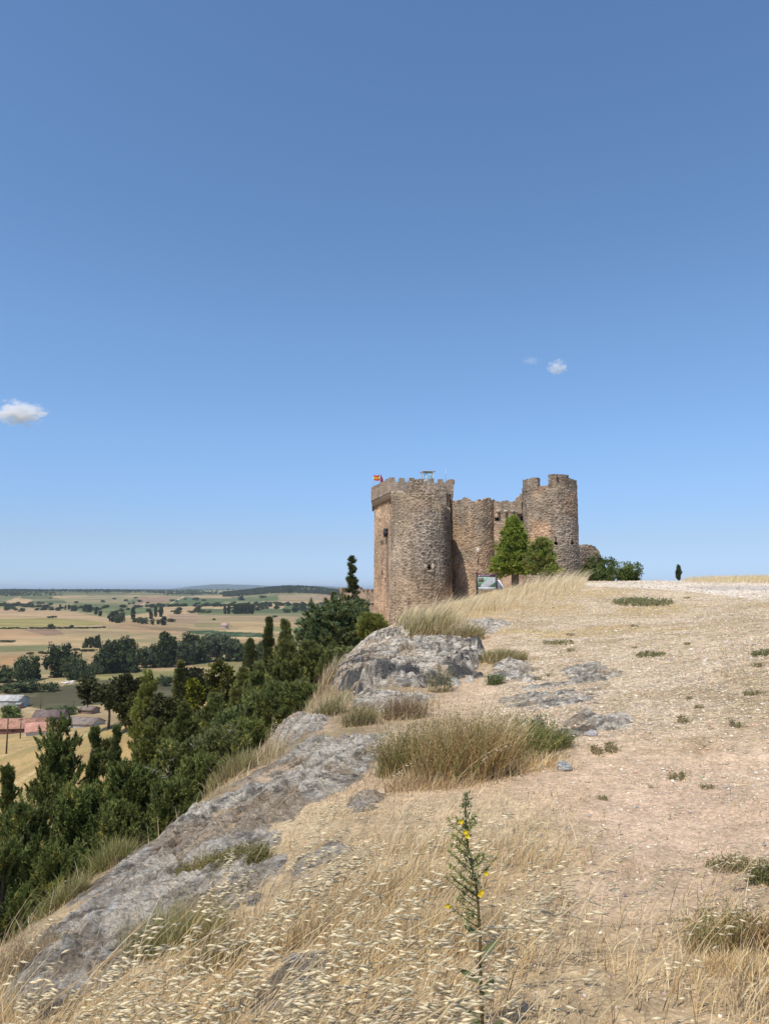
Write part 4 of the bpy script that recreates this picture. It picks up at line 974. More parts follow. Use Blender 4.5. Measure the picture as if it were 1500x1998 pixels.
x, y, g, h = pos_top(1322.5, 120, 1101); plant_tree('cypress_tree', (x, y, g), conifer(320, h, .62, column, 90, 7, 30, .2, .08, .95, (.035,.05,.025), plume=.35, up=1.0), 'lone small dark cypress on the crest beyond the track')

# ------------------------------------------------------------------ valley: trees, hedges, woods
def protot(kind, seed, col):
    if kind == 'round': return broadleaf(seed, 10, 5, 110, 46, .85, col, trunk=.03, lobes=9, flat=1.15, alt=tuple(1.5 * c for c in col), altp=.25)
    if kind == 'poplar': return broadleaf(seed, 10, 2.0, 80, 40, .7, col, trunk=.05, lobes=7, col_shape=1, alt=tuple(1.4 * c for c in col), altp=.2)
    if kind == 'bush': return broadleaf(seed, 5, 5, 60, 40, .8, col, trunk=.02, lobes=6, flat=.6, alt=tuple(1.5 * c for c in col), altp=.25)
PROT = {}
def valley_tree(px, py, hp, wp, kind, tone, label, group=None, d=None):
    q = flat_hit(px, py) if d is None else np.array([*P(px, py, d)[:2], 0])
    q[2] = gz(q[0], q[1]); k = q[1] / FPX * (1.12 if q[1] < 620 else 1); h, R = hp * k, wp * k / 2
    key = (kind, tone, int(px * 7 + py) % 2); ref = {'round': (10, 5), 'poplar': (10, 2.0), 'bush': (5, 5)}[kind]
    scl = (R / ref[1], R / ref[1], h / ref[0]); nm = {'round': 'broadleaf_tree', 'poplar': 'poplar_tree', 'bush': 'bush'}[kind]; cat = 'bush' if kind == 'bush' else 'tree'
    rz = (px * 13.7) % 6.28; loc = (q[0], q[1], q[2] - .04 * h)
    if key in PROT: return copy_tree(PROT[key], loc, label, group, rz, scl)
    col = {'dark': (.062,.080,.036), 'mid': (.085,.108,.046), 'grey': (.105,.125,.072), 'lime': (.12,.15,.04)}[tone]
    e = plant_tree(nm, loc, protot(kind, 500 + len(PROT), col), label, cat, group, 'leaf_far', rz, scl); PROT[key] = e
    return e
RIV = 'trees of the dark row along the river'
for a in [
 (12,1331,30,32,'round','mid','rounded tree at the left end of the riverside row'),(42,1329,46,38,'round','mid','wide domed riverside tree near the left edge'),(70,1326,42,16,'poplar','mid','slim open tree between the domed and the big dark riverside tree'),
 (118,1321,60,44,'round','dark','big dark riverside tree with a tall shoulder'),(150,1325,42,40,'round','mid','rounded tree right of the big dark riverside one'),(166,1329,28,30,'bush','dark','low dark bush at the foot of the big riverside tree'),
 (187,1315,24,26,'bush','grey','pale grey green bush in the gap of the riverside row'),(213,1312,58,46,'round','dark','massive dark tree left of the riverside middle'),(248,1310,64,36,'round','dark','tall dark tree joined to the massive one'),(230,1312,52,34,'round','dark','dark tree between the massive and the tall one'),
 (285,1303,38,36,'round','grey','grey green rounded riverside tree'),(303,1301,42,24,'round','dark','dark tree left of the tall poplar clump'),(322,1302,64,22,'poplar','dark','tallest dark poplar of the riverside row'),(334,1302,56,18,'poplar','dark','second dark poplar leaning on the tallest'),
 (352,1297,44,32,'round','grey','pale willow right of the dark poplars'),(374,1294,56,36,'round','dark','pointed dark tree behind the pale willow'),(398,1291,50,40,'round','grey','wide pale willow near the right of the row'),(424,1290,50,40,'round','grey','rounded pale willow with a high crown'),
 (448,1290,44,34,'round','grey','last pale willow before the slope conifers'),(470,1290,32,32,'round','mid','small rounded tree at the right end of the row'),(508,1290,36,22,'round','mid','tree half hidden behind the slope cypress'),
 (60,1349,20,62,'bush','dark','long low dark thicket in front of the riverside row'),(8,1351,16,28,'bush','dark','dark bush at the left edge in front of the row'),(22,1406,22,44,'bush','lime','fresh green bushes between the grey barn and the red roof'),(128,1400,14,44,'bush','mid','low bushes behind the long dark roof'),
 (325,1338,20,22,'bush','dark','dark purple green bush beside the vineyard'),(300,1335,12,20,'bush','mid','small bush beside the vineyard edge'),(345,1320,14,18,'bush','lime','bright bush behind the slope trees')]:
    valley_tree(*a, RIV)
for px, h_, w in ((169,21,9),(178,23,11),(189,27,13)): valley_tree(px, 1263, h_, w, 'round', 'dark', {169: 'smallest of three dark trees standing alone in the fields', 178: 'middle of three dark trees standing alone in the fields', 189: 'tallest of three dark trees standing alone in the fields'}[px])
for px, py, h_, w in ((304,1204,21,7),(314,1204,21,8),(295,1208,16,8),(319,1221,18,12),(260,1210,26,9),(188,1199,16,7),(171,1196,16,7),(176,1196,16,6),(166,1195,15,6),(196,1202,11,7),(135,1191,10,5),(128,1191,9,4),(118,1190,10,4),(439,1198,17,6),(446,1198,18,7)):
    valley_tree(px, py, h_, w, 'poplar', 'dark', 'dark poplar standing among the far fields', 'poplars among the far fields')
for px in (459, 465, 471.5, 478, 485, 492): valley_tree(px, 1198, 20, 9, 'poplar', 'dark', 'poplar in the close row of six on the far plain', 'poplars of the close row')
for px, py, h_, w, t in ((222,1214,24,20,'dark'),(238,1214,20,13,'mid'),(229,1216,16,14,'mid'),(145,1191,9,10,'dark'),(100,1226,9,11,'dark'),(140,1226,7,7,'dark'),(96,1206,4,8,'dark'),(106,1206,5,10,'dark'),(263,1215,10,10,'mid'),(272,1216,12,11,'mid'),(283,1218,13,15,'grey'),(298,1220,12,9,'grey'),(309,1219,10,8,'mid'),(346,1198,8,15,'mid'),(333,1214,8,13,'mid'),(392,1195,6,16,'dark'),(405,1196,6,14,'mid'),(375,1196,6,12,'dark'),(418,1210,4,6,'dark'),(298,1188,8,12,'dark'),(560,1195,8,12,'mid'),(575,1194,12,10,'dark'),(590,1191,15,12,'dark'),(565,1172,16,9,'dark'),(578,1186,9,12,'mid'),(545,1185,8,14,'dark'),(600,1199,6,8,'mid'),(522,1189,6,8,'mid'),(536,1205,5,8,'dark'),(470,1176,9,10,'dark'),(512,1175,6,10,'dark')):
    valley_tree(px, py, h_, w, 'round' if h_ > 7 else 'bush', t, 'rounded tree or bush standing among the far fields', 'rounded trees among the far fields')
hr = np.random.default_rng(77)
for px in np.concatenate([np.arange(2, 205, 7.5), np.arange(60, 190, 11)]):
    low = px != px // 1 or True; py = 1227.5 - (px > 0) * .006 * px; valley_tree(px + hr.uniform(-3, 3), py + hr.uniform(-.6, .6), hr.uniform(2, 4.2), hr.uniform(5, 9), 'bush', 'dark', 'low bush in the hedge line across the far fields', 'bushes of the far hedge line')
for px, py in ((4,1252),(14,1252),(24,1252),(150,1268),(162,1270),(172,1270),(182,1270),(90,1275),(80,1274),(60,1276)): valley_tree(px, py, 4.5, 11, 'bush', 'dark', 'low scrubby bush on the bank between the fields', 'scrub on the field banks')
n_ = 0
while n_ < 300:      # loose trees on the rolling hills
    px = hr.uniform(-20, 700); py = 1151 + 44 * hr.random() ** 1.25
    q = flat_hit(px, py, -50 + 34 * sstep(1190, 1156, py))
    if fbm(q[0] / 420, q[1] / 420, o=2, seed=90) < -.02: continue
    d = q[1]; hp = hr.uniform(5.5, 9.5) * FPX / d; valley_tree(px, py, hp, hp * hr.uniform(1.0, 1.9), 'bush' if hr.random() < .3 else 'round', 'dark', 'small dark tree dotted over the far hills', 'small trees dotted over the far hills', d=d); n_ += 1
# far woods that read as one mass
mb = MB(); wr = np.random.default_rng(9)
def wood(n, a0, a1, r0, r1, thr=-1, hmin=6, hmax=10):
    a = np.radians(wr.uniform(a0, a1, n)); r = np.sqrt(wr.uniform(r0 ** 2, r1 ** 2, n)); x, y = r * np.sin(a), r * np.cos(a)
    k = fbm(x / 330, y / 330, o=3, seed=91) > thr; x, y, r = x[k], y[k], r[k]; z = H(x, y); h = wr.uniform(hmin, hmax, len(x)) * 1.15
    m_ = 26; j = np.repeat(np.arange(len(x)), m_); off = unit(wr.normal(size=(len(j), 3))); off[:, 2] = np.abs(off[:, 2])
    p = np.stack([x[j], y[j], z[j] + .2 * h[j]], -1) + off * (h[j] * np.array([[.42], [.42], [.75]])).T * (wr.random(len(j)) ** .4)[:, None]
    sh = wr.uniform(.7, 1.3, len(x)); c = np.array((.055,.072,.036))[None] * sh[j][:, None] * wr.uniform(.75, 1.25, len(j))[:, None]
    leaves(mb, p, off + wr.normal(0, .5, (len(j), 3)), .38 * h[j], .3 * h[j], c, wr)
wood(5200, -12.6, -2.2, 3200, 4700, -.4)
wood(1500, -24, -13, 3800, 5600, .0)
wood(1300, -31, -24, 3600, 5200, .02)
wood(1500, -31, -2, 5200, 8000, .05, 7, 12)
tag(mb.build('woodland', M['leaf_far']), kind='stuff')

# ------------------------------------------------------------------ village edge: barns, sheds, poles
def house(name, label, px0, px1, pyb, wallh, roofh, depth, rz, wallc, roofc, cat='building', ridge='x', eave=.35, door=None, win=()):
    q0, q1 = hit(px0, pyb, 120), hit(px1, pyb, 120)
    if q0 is None: q0 = flat_hit(px0, pyb)
    if q1 is None: q1 = flat_hit(px1, pyb)
    w = abs(q1[0] - q0[0]); c = (q0 + q1) / 2; zb = min(q0[2], q1[2]) - .5
    e = empty(name, (c[0], c[1] + depth / 2, zb), label, cat, 'farm buildings at the foot of the hill', rz)
    hw, hd, H1, H2 = w / 2, depth / 2, wallh + .5, wallh + .5 + roofh
    mb = MB()
    if ridge == 'x':
        mb.add([(-hw,-hd,0),(hw,-hd,0),(hw,hd,0),(-hw,hd,0),(-hw,-hd,H1),(hw,-hd,H1),(hw,hd,H1),(-hw,hd,H1),(-hw,0,H2),(hw,0,H2)], [[0,1,5,4],[2,3,7,6]], [[1,2,5],[5,2,6],[5,6,9],[3,0,4],[3,4,7],[7,4,8]], wallc)
        R_ = [(-hw-eave,-hd-eave,H1-eave*roofh/hd),(hw+eave,-hd-eave,H1-eave*roofh/hd),(hw+eave,0,H2+.03),(-hw-eave,0,H2+.03),(hw+eave,hd+eave,H1-eave*roofh/hd),(-hw-eave,hd+eave,H1-eave*roofh/hd)]
    else:
        mb.add([(-hw,-hd,0),(hw,-hd,0),(hw,hd,0),(-hw,hd,0),(-hw,-hd,H1),(hw,-hd,H1),(hw,hd,H1),(-hw,hd,H1),(0,-hd,H2),(0,hd,H2)], [[1,2,6,5],[3,0,4,7]], [[0,1,4],[1,5,4],[4,5,8],[2,3,6],[3,7,6],[6,7,9]], wallc)
        k = eave * roofh / hw; R_ = [(-hw-eave,-hd-eave,H1-k),(0,-hd-eave,H2+.03),(0,hd+eave,H2+.03),(-hw-eave,hd+eave,H1-k),(hw+eave,-hd-eave,H1-k),(hw+eave,hd+eave,H1-k)]
    mb.build('wall', M['paint'], e)
    t = .16; V = R_ + [(x, y, z + t) for x, y, z in R_]
    Q = [[0,1,2,3],[3,2,4,5],[6,9,8,7],[9,11,10,8],[0,6,7,1],[5,4,10,11],[1,7,8,2],[2,8,10,4],[3,9,6,0],[5,11,9,3]] if ridge == 'x' else [[0,3,2,1],[1,2,5,4],[6,7,8,9],[7,10,11,8],[0,1,7,6],[1,4,10,7],[4,5,11,10],[5,2,8,11],[2,3,9,8],[3,0,6,9]]
    MB().add(V, Q, c=roofc).build('roof', M['roof'], e)
    if door: MB().box((door[0] * hw, -hd - .04, .5 + door[2] / 2), (door[1], .1, door[2]), 0, door[3]).build('door', M['paint'], e)
    for wx, wz, ww, wh in win: MB().box((wx * hw, -hd - .03, .5 + wz), (ww, .1, wh), 0, (.05,.05,.055)).build('window', M['paint'], e)
    return e
house('barn', 'long pale grey barn with a metal roof beside the dark vineyard', -45, 36, 1382, 3.3, 1.7, 9, -.05, (.50,.49,.45), (.46,.45,.42), door=(.45, 2.6, 2.8, (.30,.30,.29)), win=((-.2, 2, 1, .8),))
house('shed', 'small brown lean to shed at the end of the grey barn', 30.5, 40, 1383, 1.9, .4, 3, -.05, (.28,.19,.15), (.30,.29,.28), door=(-.6, .8, 1.7, (.62,.62,.6)))
house('barn', 'long barn with a weathered red roof at the left edge', -40, 62, 1430, 2.2, 2.4, 9, .1, (.17,.075,.06), (.35,.19,.13), win=((-.5, 1.4, .8, .6), (.2, 1.4, .8, .6)))
house('house', 'long low house with a dark brown tiled roof', 62, 114, 1411, 2.2, 1.9, 9, .16, (.22,.165,.13), (.15,.11,.10), door=(.55, 1.4, 2, (.12,.15,.14)), win=((-.4, 1.2, .7, .7),))
house('house', 'white gabled house with a salmon tiled roof', 52, 108, 1434, 1.9, 2.0, 7, .5, (.56,.53,.48), (.42,.22,.165), ridge='x', win=((-.3, 1.2, .5, .6),))
house('shed', 'shed with a brown grey roof and pale gable', 134, 176, 1419, 2.0, 1.6, 8, -.25, (.45,.42,.38), (.22,.175,.15), win=((-.3, 1.1, .7, .7),))
house('shed', 'ruined brown shed behind the thin pine', 152, 184, 1393, 1.6, 1.0, 6, -.2, (.26,.18,.14), (.20,.15,.12))
house('farmhouse', 'tiny pinkish farm building far out on the plain', 431, 443, 1226.5, 4, 3, 10, .1, (.45,.33,.28), (.42,.28,.23))
for i_, (px, yt, yb, lab) in enumerate(((13, 1403, 1471, 'nearest bare wooden utility pole on the dry slope'), (40, 1404, 1441, 'second wooden utility pole beside the red roofed barn'), (80, 1361, 1384, 'wooden pole at the edge of the dark vineyard'), (144, 1368, 1389, 'wooden pole by the vineyard corner behind the sheds'), (109, 1441, 1462, 'short stake standing on the dry slope'))):
    q = hit(px, yb, 60)
    h = (yb - yt) * q[1] / FPX * 1.02; e = empty('utility_pole', tuple(q), lab, 'pole', 'poles below the hill')
    MB().tube([(0, 0, -.3), (0, 0, h)], [.19, .13], 8).build('shaft', M['wood'], e)
    if i_ < 4: MB().box((0, 0, h - .35), (1.3, .12, .12), .5).build('crossarm', M['wood'], e)
q = flat_hit(98, 1267); h = 17 * q[1] / FPX; e = empty('pylon', tuple(q), 'small twin legged power pylon out in the fields', 'pylon')
MB().tube([(-.9, 0, 0), (-.9, 0, h)], .28, 6).tube([(.9, 0, 0), (.9, 0, h)], .28, 6).build('legs', M['wood'], e); MB().box((0, 0, h - .8), (3.6, .3, .3)).build('crossarm', M['wood'], e)
rg = np.random.default_rng(3)
for px, py, w, lab in ((132, 1333, 26, 'heap of pale rubble at the edge of the vineyard'), (97, 1335, 9, 'small pale rubble heap left of the larger one')):
    q = flat_hit(px, py); mb = MB(); k = q[1] / FPX * w / 2
    for _ in range(26):
        v = rg.normal(size=3) * np.array([.45, .3, .12]) * k; s_ = rg.uniform(.12, .3) * k; mb.box((v[0], v[1], abs(v[2]) + .2 * s_), (s_ * 1.3, s_, s_ * .7), rg.uniform(0, 3), (.42,.40,.37), tilt=[[1, 0, rg.uniform(-.3, .3)], [0, 1, rg.uniform(-.3, .3)], [0, 0, 1]])
    tag(mb.build('rubble_heap', M['rock'], loc=tuple(q)), lab, 'rubble')

# ------------------------------------------------------------------ clouds
def cloud(px, py, dist, wpx, hpx, label, seed, dens, sc_=2.2, group=None):
    m_, nt, b_ = new_mat('cloud_vapour'); nt.nodes.remove(b_); c = P(px, py, dist); k = dist / FPX
    tc = nd(nt, 'ShaderNodeTexCoord').outputs['Object']
    ln = nd(nt, 'ShaderNodeVectorMath', operation='LENGTH'); nt.links.new(tc, ln.inputs[0])
    mp = nd(nt, 'ShaderNodeMapping'); mp.inputs['Location'].default_value = (seed * 3.1, seed, 0); nt.links.new(tc, mp.inputs['Vector'])
    nz = noise_node(nt, mp.outputs[0], sc_, 7, .62)
    f = nd(nt, 'ShaderNodeMath', operation='SUBTRACT'); nt.links.new(maprange(nt, nz, .3, .72, 0, 1.35), f.inputs[0]); nt.links.new(ln.outputs['Value'], f.inputs[1])
    den = maprange(nt, f.outputs[0], -.12, .25, 0, dens)
    v = nd(nt, 'ShaderNodeVolumePrincipled'); v.inputs['Color'].default_value = (1, 1, 1, 1); v.inputs['Anisotropy'].default_value = 0.0; nt.links.new(den, v.inputs['Density'])
    nt.links.new(v.outputs[0], nt.nodes['Material Output'].inputs['Volume'])
    bm = bmesh.new(); bmesh.ops.create_icosphere(bm, subdivisions=3, radius=1.3); me = bpy.data.meshes.new('cloud'); bm.to_mesh(me); bm.free()
    o = obj('cloud', me, m_, loc=tuple(c)); o.scale = (wpx * k / 2, hpx * k / 1.6, hpx * k / 2); tag(o, label, 'cloud', group)
cloud(38, 806, 2600, 110, 52, 'small bright puffy cloud at the left edge of the sky', 1, .05)
cloud(1087, 717, 2600, 46, 32, 'small white puff of cloud above the right tower', 4, .03)
cloud(1035, 704, 2600, 46, 22, 'faint broken wisp of cloud left of the white puff', 7, .008, 3.2)
cloud(1268, 1091, 6500, 60, 14, 'very faint thin cloud low over the crest', 11, .0016, 2.6)
sc.cycles.volume_bounces = 4

# ------------------------------------------------------------------ bedrock breaking through the slope
IC = None
def ico():
    global IC
    if IC is None:
        bm = bmesh.new(); bmesh.ops.create_icosphere(bm, subdivisions=1, radius=1); IC = (np.array([v.co[:] for v in bm.verts]), np.array([[v.index for v in f.verts] for f in bm.faces])); bm.free()
    return IC
def rock(name, key, label, hgt, res, seed, steep=.25, dark=0.0, strike=.5, back=1.0, rag=.16, dmax=30, blocks=None, group='grey limestone outcrops'):
    poly = [hit(px, py, 0, dmax)[:2] for px, py in ROCKPOLY[key]]; poly = [(float(a), float(b)) for a, b in poly]
    xs, ys = zip(*poly); pad = .35
    nx, ny = int((max(xs) - min(xs) + 2 * pad) / res) + 2, int((max(ys) - min(ys) + 2 * pad) / res) + 2
    X, Y = np.meshgrid(np.linspace(min(xs) - pad, max(xs) + pad, nx), np.linspace(min(ys) - pad, max(ys) + pad, ny), indexing='ij'); x, y = X.ravel(), Y.ravel()
    sc_ = max(.25, .09 * math.hypot(max(xs) - min(xs), 0)); w1 = fbm(x / .55, y / .55, o=4, seed=seed); 
    dd = polydist(x, y, poly) + rag * w1 * min(1, sc_ * 2) + .05 * fbm(x / .13, y / .13, o=2, seed=seed + 1)
    ca, sa = math.cos(strike), math.sin(strike); u, v = x * ca + y * sa, -x * sa + y * ca
    led = fbm(u / 1.5 + .3 * w1, v / .32, o=5, seed=seed + 2)
    fr1 = 1 - np.abs(fbm(u / .9, v / .35, o=4, seed=seed + 3)) * 2.2
    f1, f2, cid = worley(u / .8 + .4 * w1, v / .42 + .4 * led, seed + 4)
    crack = sstep(.10, .0, f2 - f1); g1, g2, gid = worley(u / .30 + .5 * w1, v / .17 + .4 * led, seed + 5); crack = np.maximum(crack, .6 * sstep(.12, 0, g2 - g1))
    body = sstep(0, steep, dd); fall = 1 - (1 - back) * np.clip((y - min(ys)) / (max(ys) - min(ys)), 0, 1); rough = fbm(x / .09, y / .09, o=3, seed=seed + 6, gain=.65); st = fbm(u / .7 + .5 * w1, v / .07, o=4, seed=seed + 20, gain=.6)
    off = body * hgt * fall * (.75 + .5 * led + .55 * (cid - .5) + .35 * (gid - .5)) + .05 * led + (.05 * rough + .045 * st) * (.25 + .75 * body) - .09 * crack * body * min(1, hgt * 3) - .16 * (1 - sstep(-.30, .05, dd))
    z = H(x, y) + off
    n1 = fbm(u / .35, v / .12, o=4, seed=seed + 7); n2 = fbm(x / .09, y / .09, o=3, seed=seed + 8)
    c = mixc((.34,.31,.268), (.54,.505,.445), sstep(-.25, .3, n1 + .5 * st + .45 * fbm(u / .25, v / .03, o=3, seed=seed + 21))); c = mixc(c, (.15,.14,.125), sstep(.04, .42, n2 + .5 * fr1 - .30) * .85)
    c = c * np.array((1.06,1.0,.92)); c = mixc(c, (.60,.57,.51), sstep(.28, .5, fbm(x / .07, y / .07, o=3, seed=seed + 9)) * .6)
    c = mixc(c, (.34,.25,.16), sstep(.12, .4, fbm(x / .5, y / .5, o=4, seed=seed + 10)) * .65 + .5 * sstep(.1, -.1, dd))
    c = c * (1 - .45 * crack)[:, None]
    if dark: c = mixc(c, (.085,.083,.08), dark * sstep(-.02, .12, fbm(x / .24, y / .16 + z / .2, o=4, seed=seed + 12) + .04) * sstep(1.1, .3, dd) * sstep(.75, .35, (y - min(ys)) / (max(ys) - min(ys))))  # shade of the front face and its hollows, painted into the colour
    i, j = np.meshgrid(np.arange(nx - 1), np.arange(ny - 1), indexing='ij')
    q = np.stack([i * ny + j, (i + 1) * ny + j, (i + 1) * ny + j + 1, i * ny + j + 1], -1).reshape(-1, 4)
    q = q[(off > -.13)[q].any(1)]
    us = np.unique(q); mp = np.full(len(x), -1); mp[us] = np.arange(len(us))
    V_, Q_, C_, T_ = np.stack([x, y, z], -1)[us], mp[q], c[us], None
    if blocks:      # broken angular blocks along the front edge
        brg = np.random.default_rng(seed); v1, f1_ = ico(); bm = bmesh.new(); bmesh.ops.create_icosphere(bm, subdivisions=3, radius=1); v1 = np.array([p.co[:] for p in bm.verts]); f1_ = np.array([[p.index for p in f.verts] for f in bm.faces]); bm.free(); T_ = []
        for bx, by, bs in blocks:
            p0 = hit(bx, by, 0, dmax); s_ = bs / FPX * p0[1] / 2; ax = unit(brg.normal(size=(9, 3))); lim = brg.uniform(.22, .8, 9); v2 = v1.copy()
            for k in range(9): dp = v2 @ ax[k]; v2 -= np.maximum(dp - lim[k], 0)[:, None] * ax[k]
            v2 = v2 * (1 + .38 * fbm(v2[:, 0] * 1.6 + bx, v2[:, 1] * 1.6, v2[:, 2] * 1.6 + 3, o=4, seed=seed, gain=.6))[:, None] * np.array([1.35, .9, .95]) * s_ + [p0[0], p0[1] + .25 * s_, p0[2] + .1 * s_]
            T_.append(f1_ + len(V_)); V_ = np.vstack([V_, v2]); n3 = fbm(v2[:, 0] / .2, v2[:, 2] / .12, v2[:, 1] / .2, o=3, seed=seed)
            C_ = np.vstack([C_, mixc(mixc((.36,.33,.285), (.54,.505,.445), sstep(-.2, .3, n3)), (.10,.098,.094), sstep(-.05, .2, n3 + .05) * brg.uniform(.0, .95))])
        T_ = np.vstack(T_)
    o = obj(name, mesh(name, V_, Q_, T_, C_, True), M['rock']); o.data.set_sharp_from_angle(angle=.75); tag(o, label, 'rock', group, 'thing'); return o
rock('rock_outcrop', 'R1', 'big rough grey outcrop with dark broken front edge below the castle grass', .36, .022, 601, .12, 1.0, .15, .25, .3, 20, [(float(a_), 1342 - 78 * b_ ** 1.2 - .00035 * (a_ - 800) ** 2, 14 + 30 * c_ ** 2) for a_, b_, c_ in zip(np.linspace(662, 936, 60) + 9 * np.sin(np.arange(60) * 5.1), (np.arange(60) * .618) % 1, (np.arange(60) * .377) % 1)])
rock('rock_slab', 'R2', 'long sloping grey slab running down the brow to the lower left', .08, .018, 611, .35, .1, 1.15, 1, .22, 11)
rock('rock_slab', 'R3', 'small tilted rock on the brow next to the junipers', .12, .025, 621, .2, .15, .9, 1, .2, 13)
rock('rock_slab', 'R4', 'flat pale rock sheet level with the gravel in the middle', .03, .025, 631, .35, 0, .1, 1, .3)
rock('rock_slab', 'R5', 'low knobbly rock at the upper edge of the gravel',   .05, .025, 641, .2, .1, .2, 1, .4)
rock('rock_slab', 'R6', 'low rock ledge at the right of the green tuft', .085, .02, 651, .15, .15, .1, 1, .25)
rock('rock_slab', 'R7', 'small cracked rock right of the big dark outcrop',   .05, .025, 661, .2, .2, .3, 1, .4)
rock('rock_slab', 'R8', 'flat pale rock between the grasses near the castle', .07, .035, 671, .3, 0, .1)
rock('rock_slab', 'R9', 'pale worn rock patch inside the wild oats', .03, .018, 681, .25, 0, .6)
rock('rock_slab', 'R10', 'flat rock strip at the foot of the big outcrop', .05, .025, 691, .3, .1, .2)
rock('rock_slab', 'R11', 'thin rock ledge under the big grass tuft', .06, .02, 701, .15, .1, .4)
rock('rock_slab', 'R12', 'grey rock half buried in the nearest oats', .05, .018, 711, .2, 0, .7)

# ------------------------------------------------------------------ loose stones
gr = np.random.default_rng(11)
def scatter(n, r0, r1, a0=-29, a1=30):
    a = np.radians(gr.uniform(a0, a1, n)); r = np.sqrt(gr.uniform(r0 * r0, r1 * r1, n)); x, y = r * np.sin(a), r * np.cos(a)
    z = H(x, y); px, py = proj(x, y, z); return x, y, z, px, py, r
v0, f0 = ico(); PV, PF, PC, base_ = [], [], [], 0
for n, r0, r1, s0, s1 in ((26000, 2.3, 7, .003, .011), (26000, 6, 14, .006, .02), (20000, 12, 30, .012, .032), (9000, 28, 50, .02, .045)):
    x, y, z, px, py, r = scatter(n, r0, r1, -12 if r0 < 20 else 2, 30)
    n1 = fbm(x / 1.2, y / 1.2, o=3, seed=51)
    pr = .12 + .9 * sstep(1500, 1380, py + 60 * n1) * sstep(900, 1040, px + 90 * n1) + .45 * sstep(.0, .4, n1) * sstep(1480, 1520, py) * sstep(1750, 1650, py) * sstep(1100, 1250, px)
    pr *= sstep(820, 950, px) * (px < 1560)
    k = gr.random(len(x)) < pr; x, y, z = x[k], y[k], z[k]; m_ = len(x)
    s = s0 + (s1 - s0) * gr.random(m_) ** 3; sh = gr.uniform(.55, 1.3, (m_, 12, 1)) * .35 + .75
    th = gr.uniform(0, 6.28, m_); ct, st = np.cos(th), np.sin(th); vv = v0[None] * sh * np.stack([gr.uniform(.8, 1.5, m_), gr.uniform(.7, 1.1, m_), gr.uniform(.4, .8, m_)], -1)[:, None] * s[:, None, None]
    V = np.stack([vv[..., 0] * ct[:, None] - vv[..., 1] * st[:, None] + x[:, None], vv[..., 0] * st[:, None] + vv[..., 1] * ct[:, None] + y[:, None], vv[..., 2] + (z + .18 * s)[:, None]], -1)
    c = jitcol((.52,.42,.30), m_, gr, .3, (.62,.55,.45), .22)
    PV.append(V.reshape(-1, 3)); PC.append(np.repeat(c, 12, 0)); PF.append((f0[None] + base_ + 12 * np.arange(m_)[:, None, None]).reshape(-1, 3)); base_ += 12 * m_
tag(obj('gravel', mesh('gravel', np.vstack(PV), None, np.vstack(PF), np.vstack(PC)), M['pebble']), kind='stuff')
def stone(px, py, wpx, label, group=None, col=(.55,.48,.40), sd=0):
    q = hit(px, py); s = wpx / FPX * q[1] / 2; rng = np.random.default_rng(sd + int(px))
    bm = bmesh.new(); bmesh.ops.create_icosphere(bm, subdivisions=3, radius=1); V = np.array([v.co[:] for v in bm.verts]); F = np.array([[v.index for v in f.verts] for f in bm.faces]); bm.free()
    d = 1 + .3 * fbm(V[:, 0] * 1.1 + px, V[:, 1] * 1.1, V[:, 2] * 1.1 + 5, o=3, seed=sd); V = V * d[:, None] * np.array([1, .8, .62]) * s
    o = obj('loose_stone', mesh('loose_stone', V, None, F, jitcol(col, len(V), rng, .12)), M['rock'], loc=(q[0], q[1], q[2] + .3 * s)); o.rotation_euler.z = rng.uniform(0, 3); return tag(o, label, 'stone', group)
stone(1155, 1436, 24, 'grey upright stone leaning on the low rock ledge', col=(.45,.44,.42), sd=1)
stone(1268, 1536, 11, 'rounded tan stone beside a green weed on bare soil', col=(.47,.36,.26), sd=2)
stone(1242, 1577, 9, 'small white stone on the bare pinkish soil', col=(.66,.62,.57), sd=3)
stone(1107, 1617, 11, 'pale stone at the left edge of the bare soil', col=(.62,.55,.47), sd=4)
stone(1100, 1502, 34, 'flat grey stone sliver at the right of the tuft', col=(.46,.45,.43), sd=5)
for i_, (px, py, w) in enumerate(((1149,1592,7),(1289,1510,7),(1301,1503,6),(1371,1510,6),(1416,1537,9),(1268,1620,8),(1344,1585,8),(1426,1550,6),(1435,1520,7),(1490,1650,9),(1475,1610,7),(1330,1460,7),(1385,1448,8),(1222,1478,7),(1180,1462,6),(1455,1470,8),(1480,1962,14),(1040,1950,10),(1395,1690,8),(1300,1400,6))):
    stone(px, py, w, 'small pale stone scattered on the bare ground', 'small stones on the bare ground', (.60,.53,.44), 20 + i_)

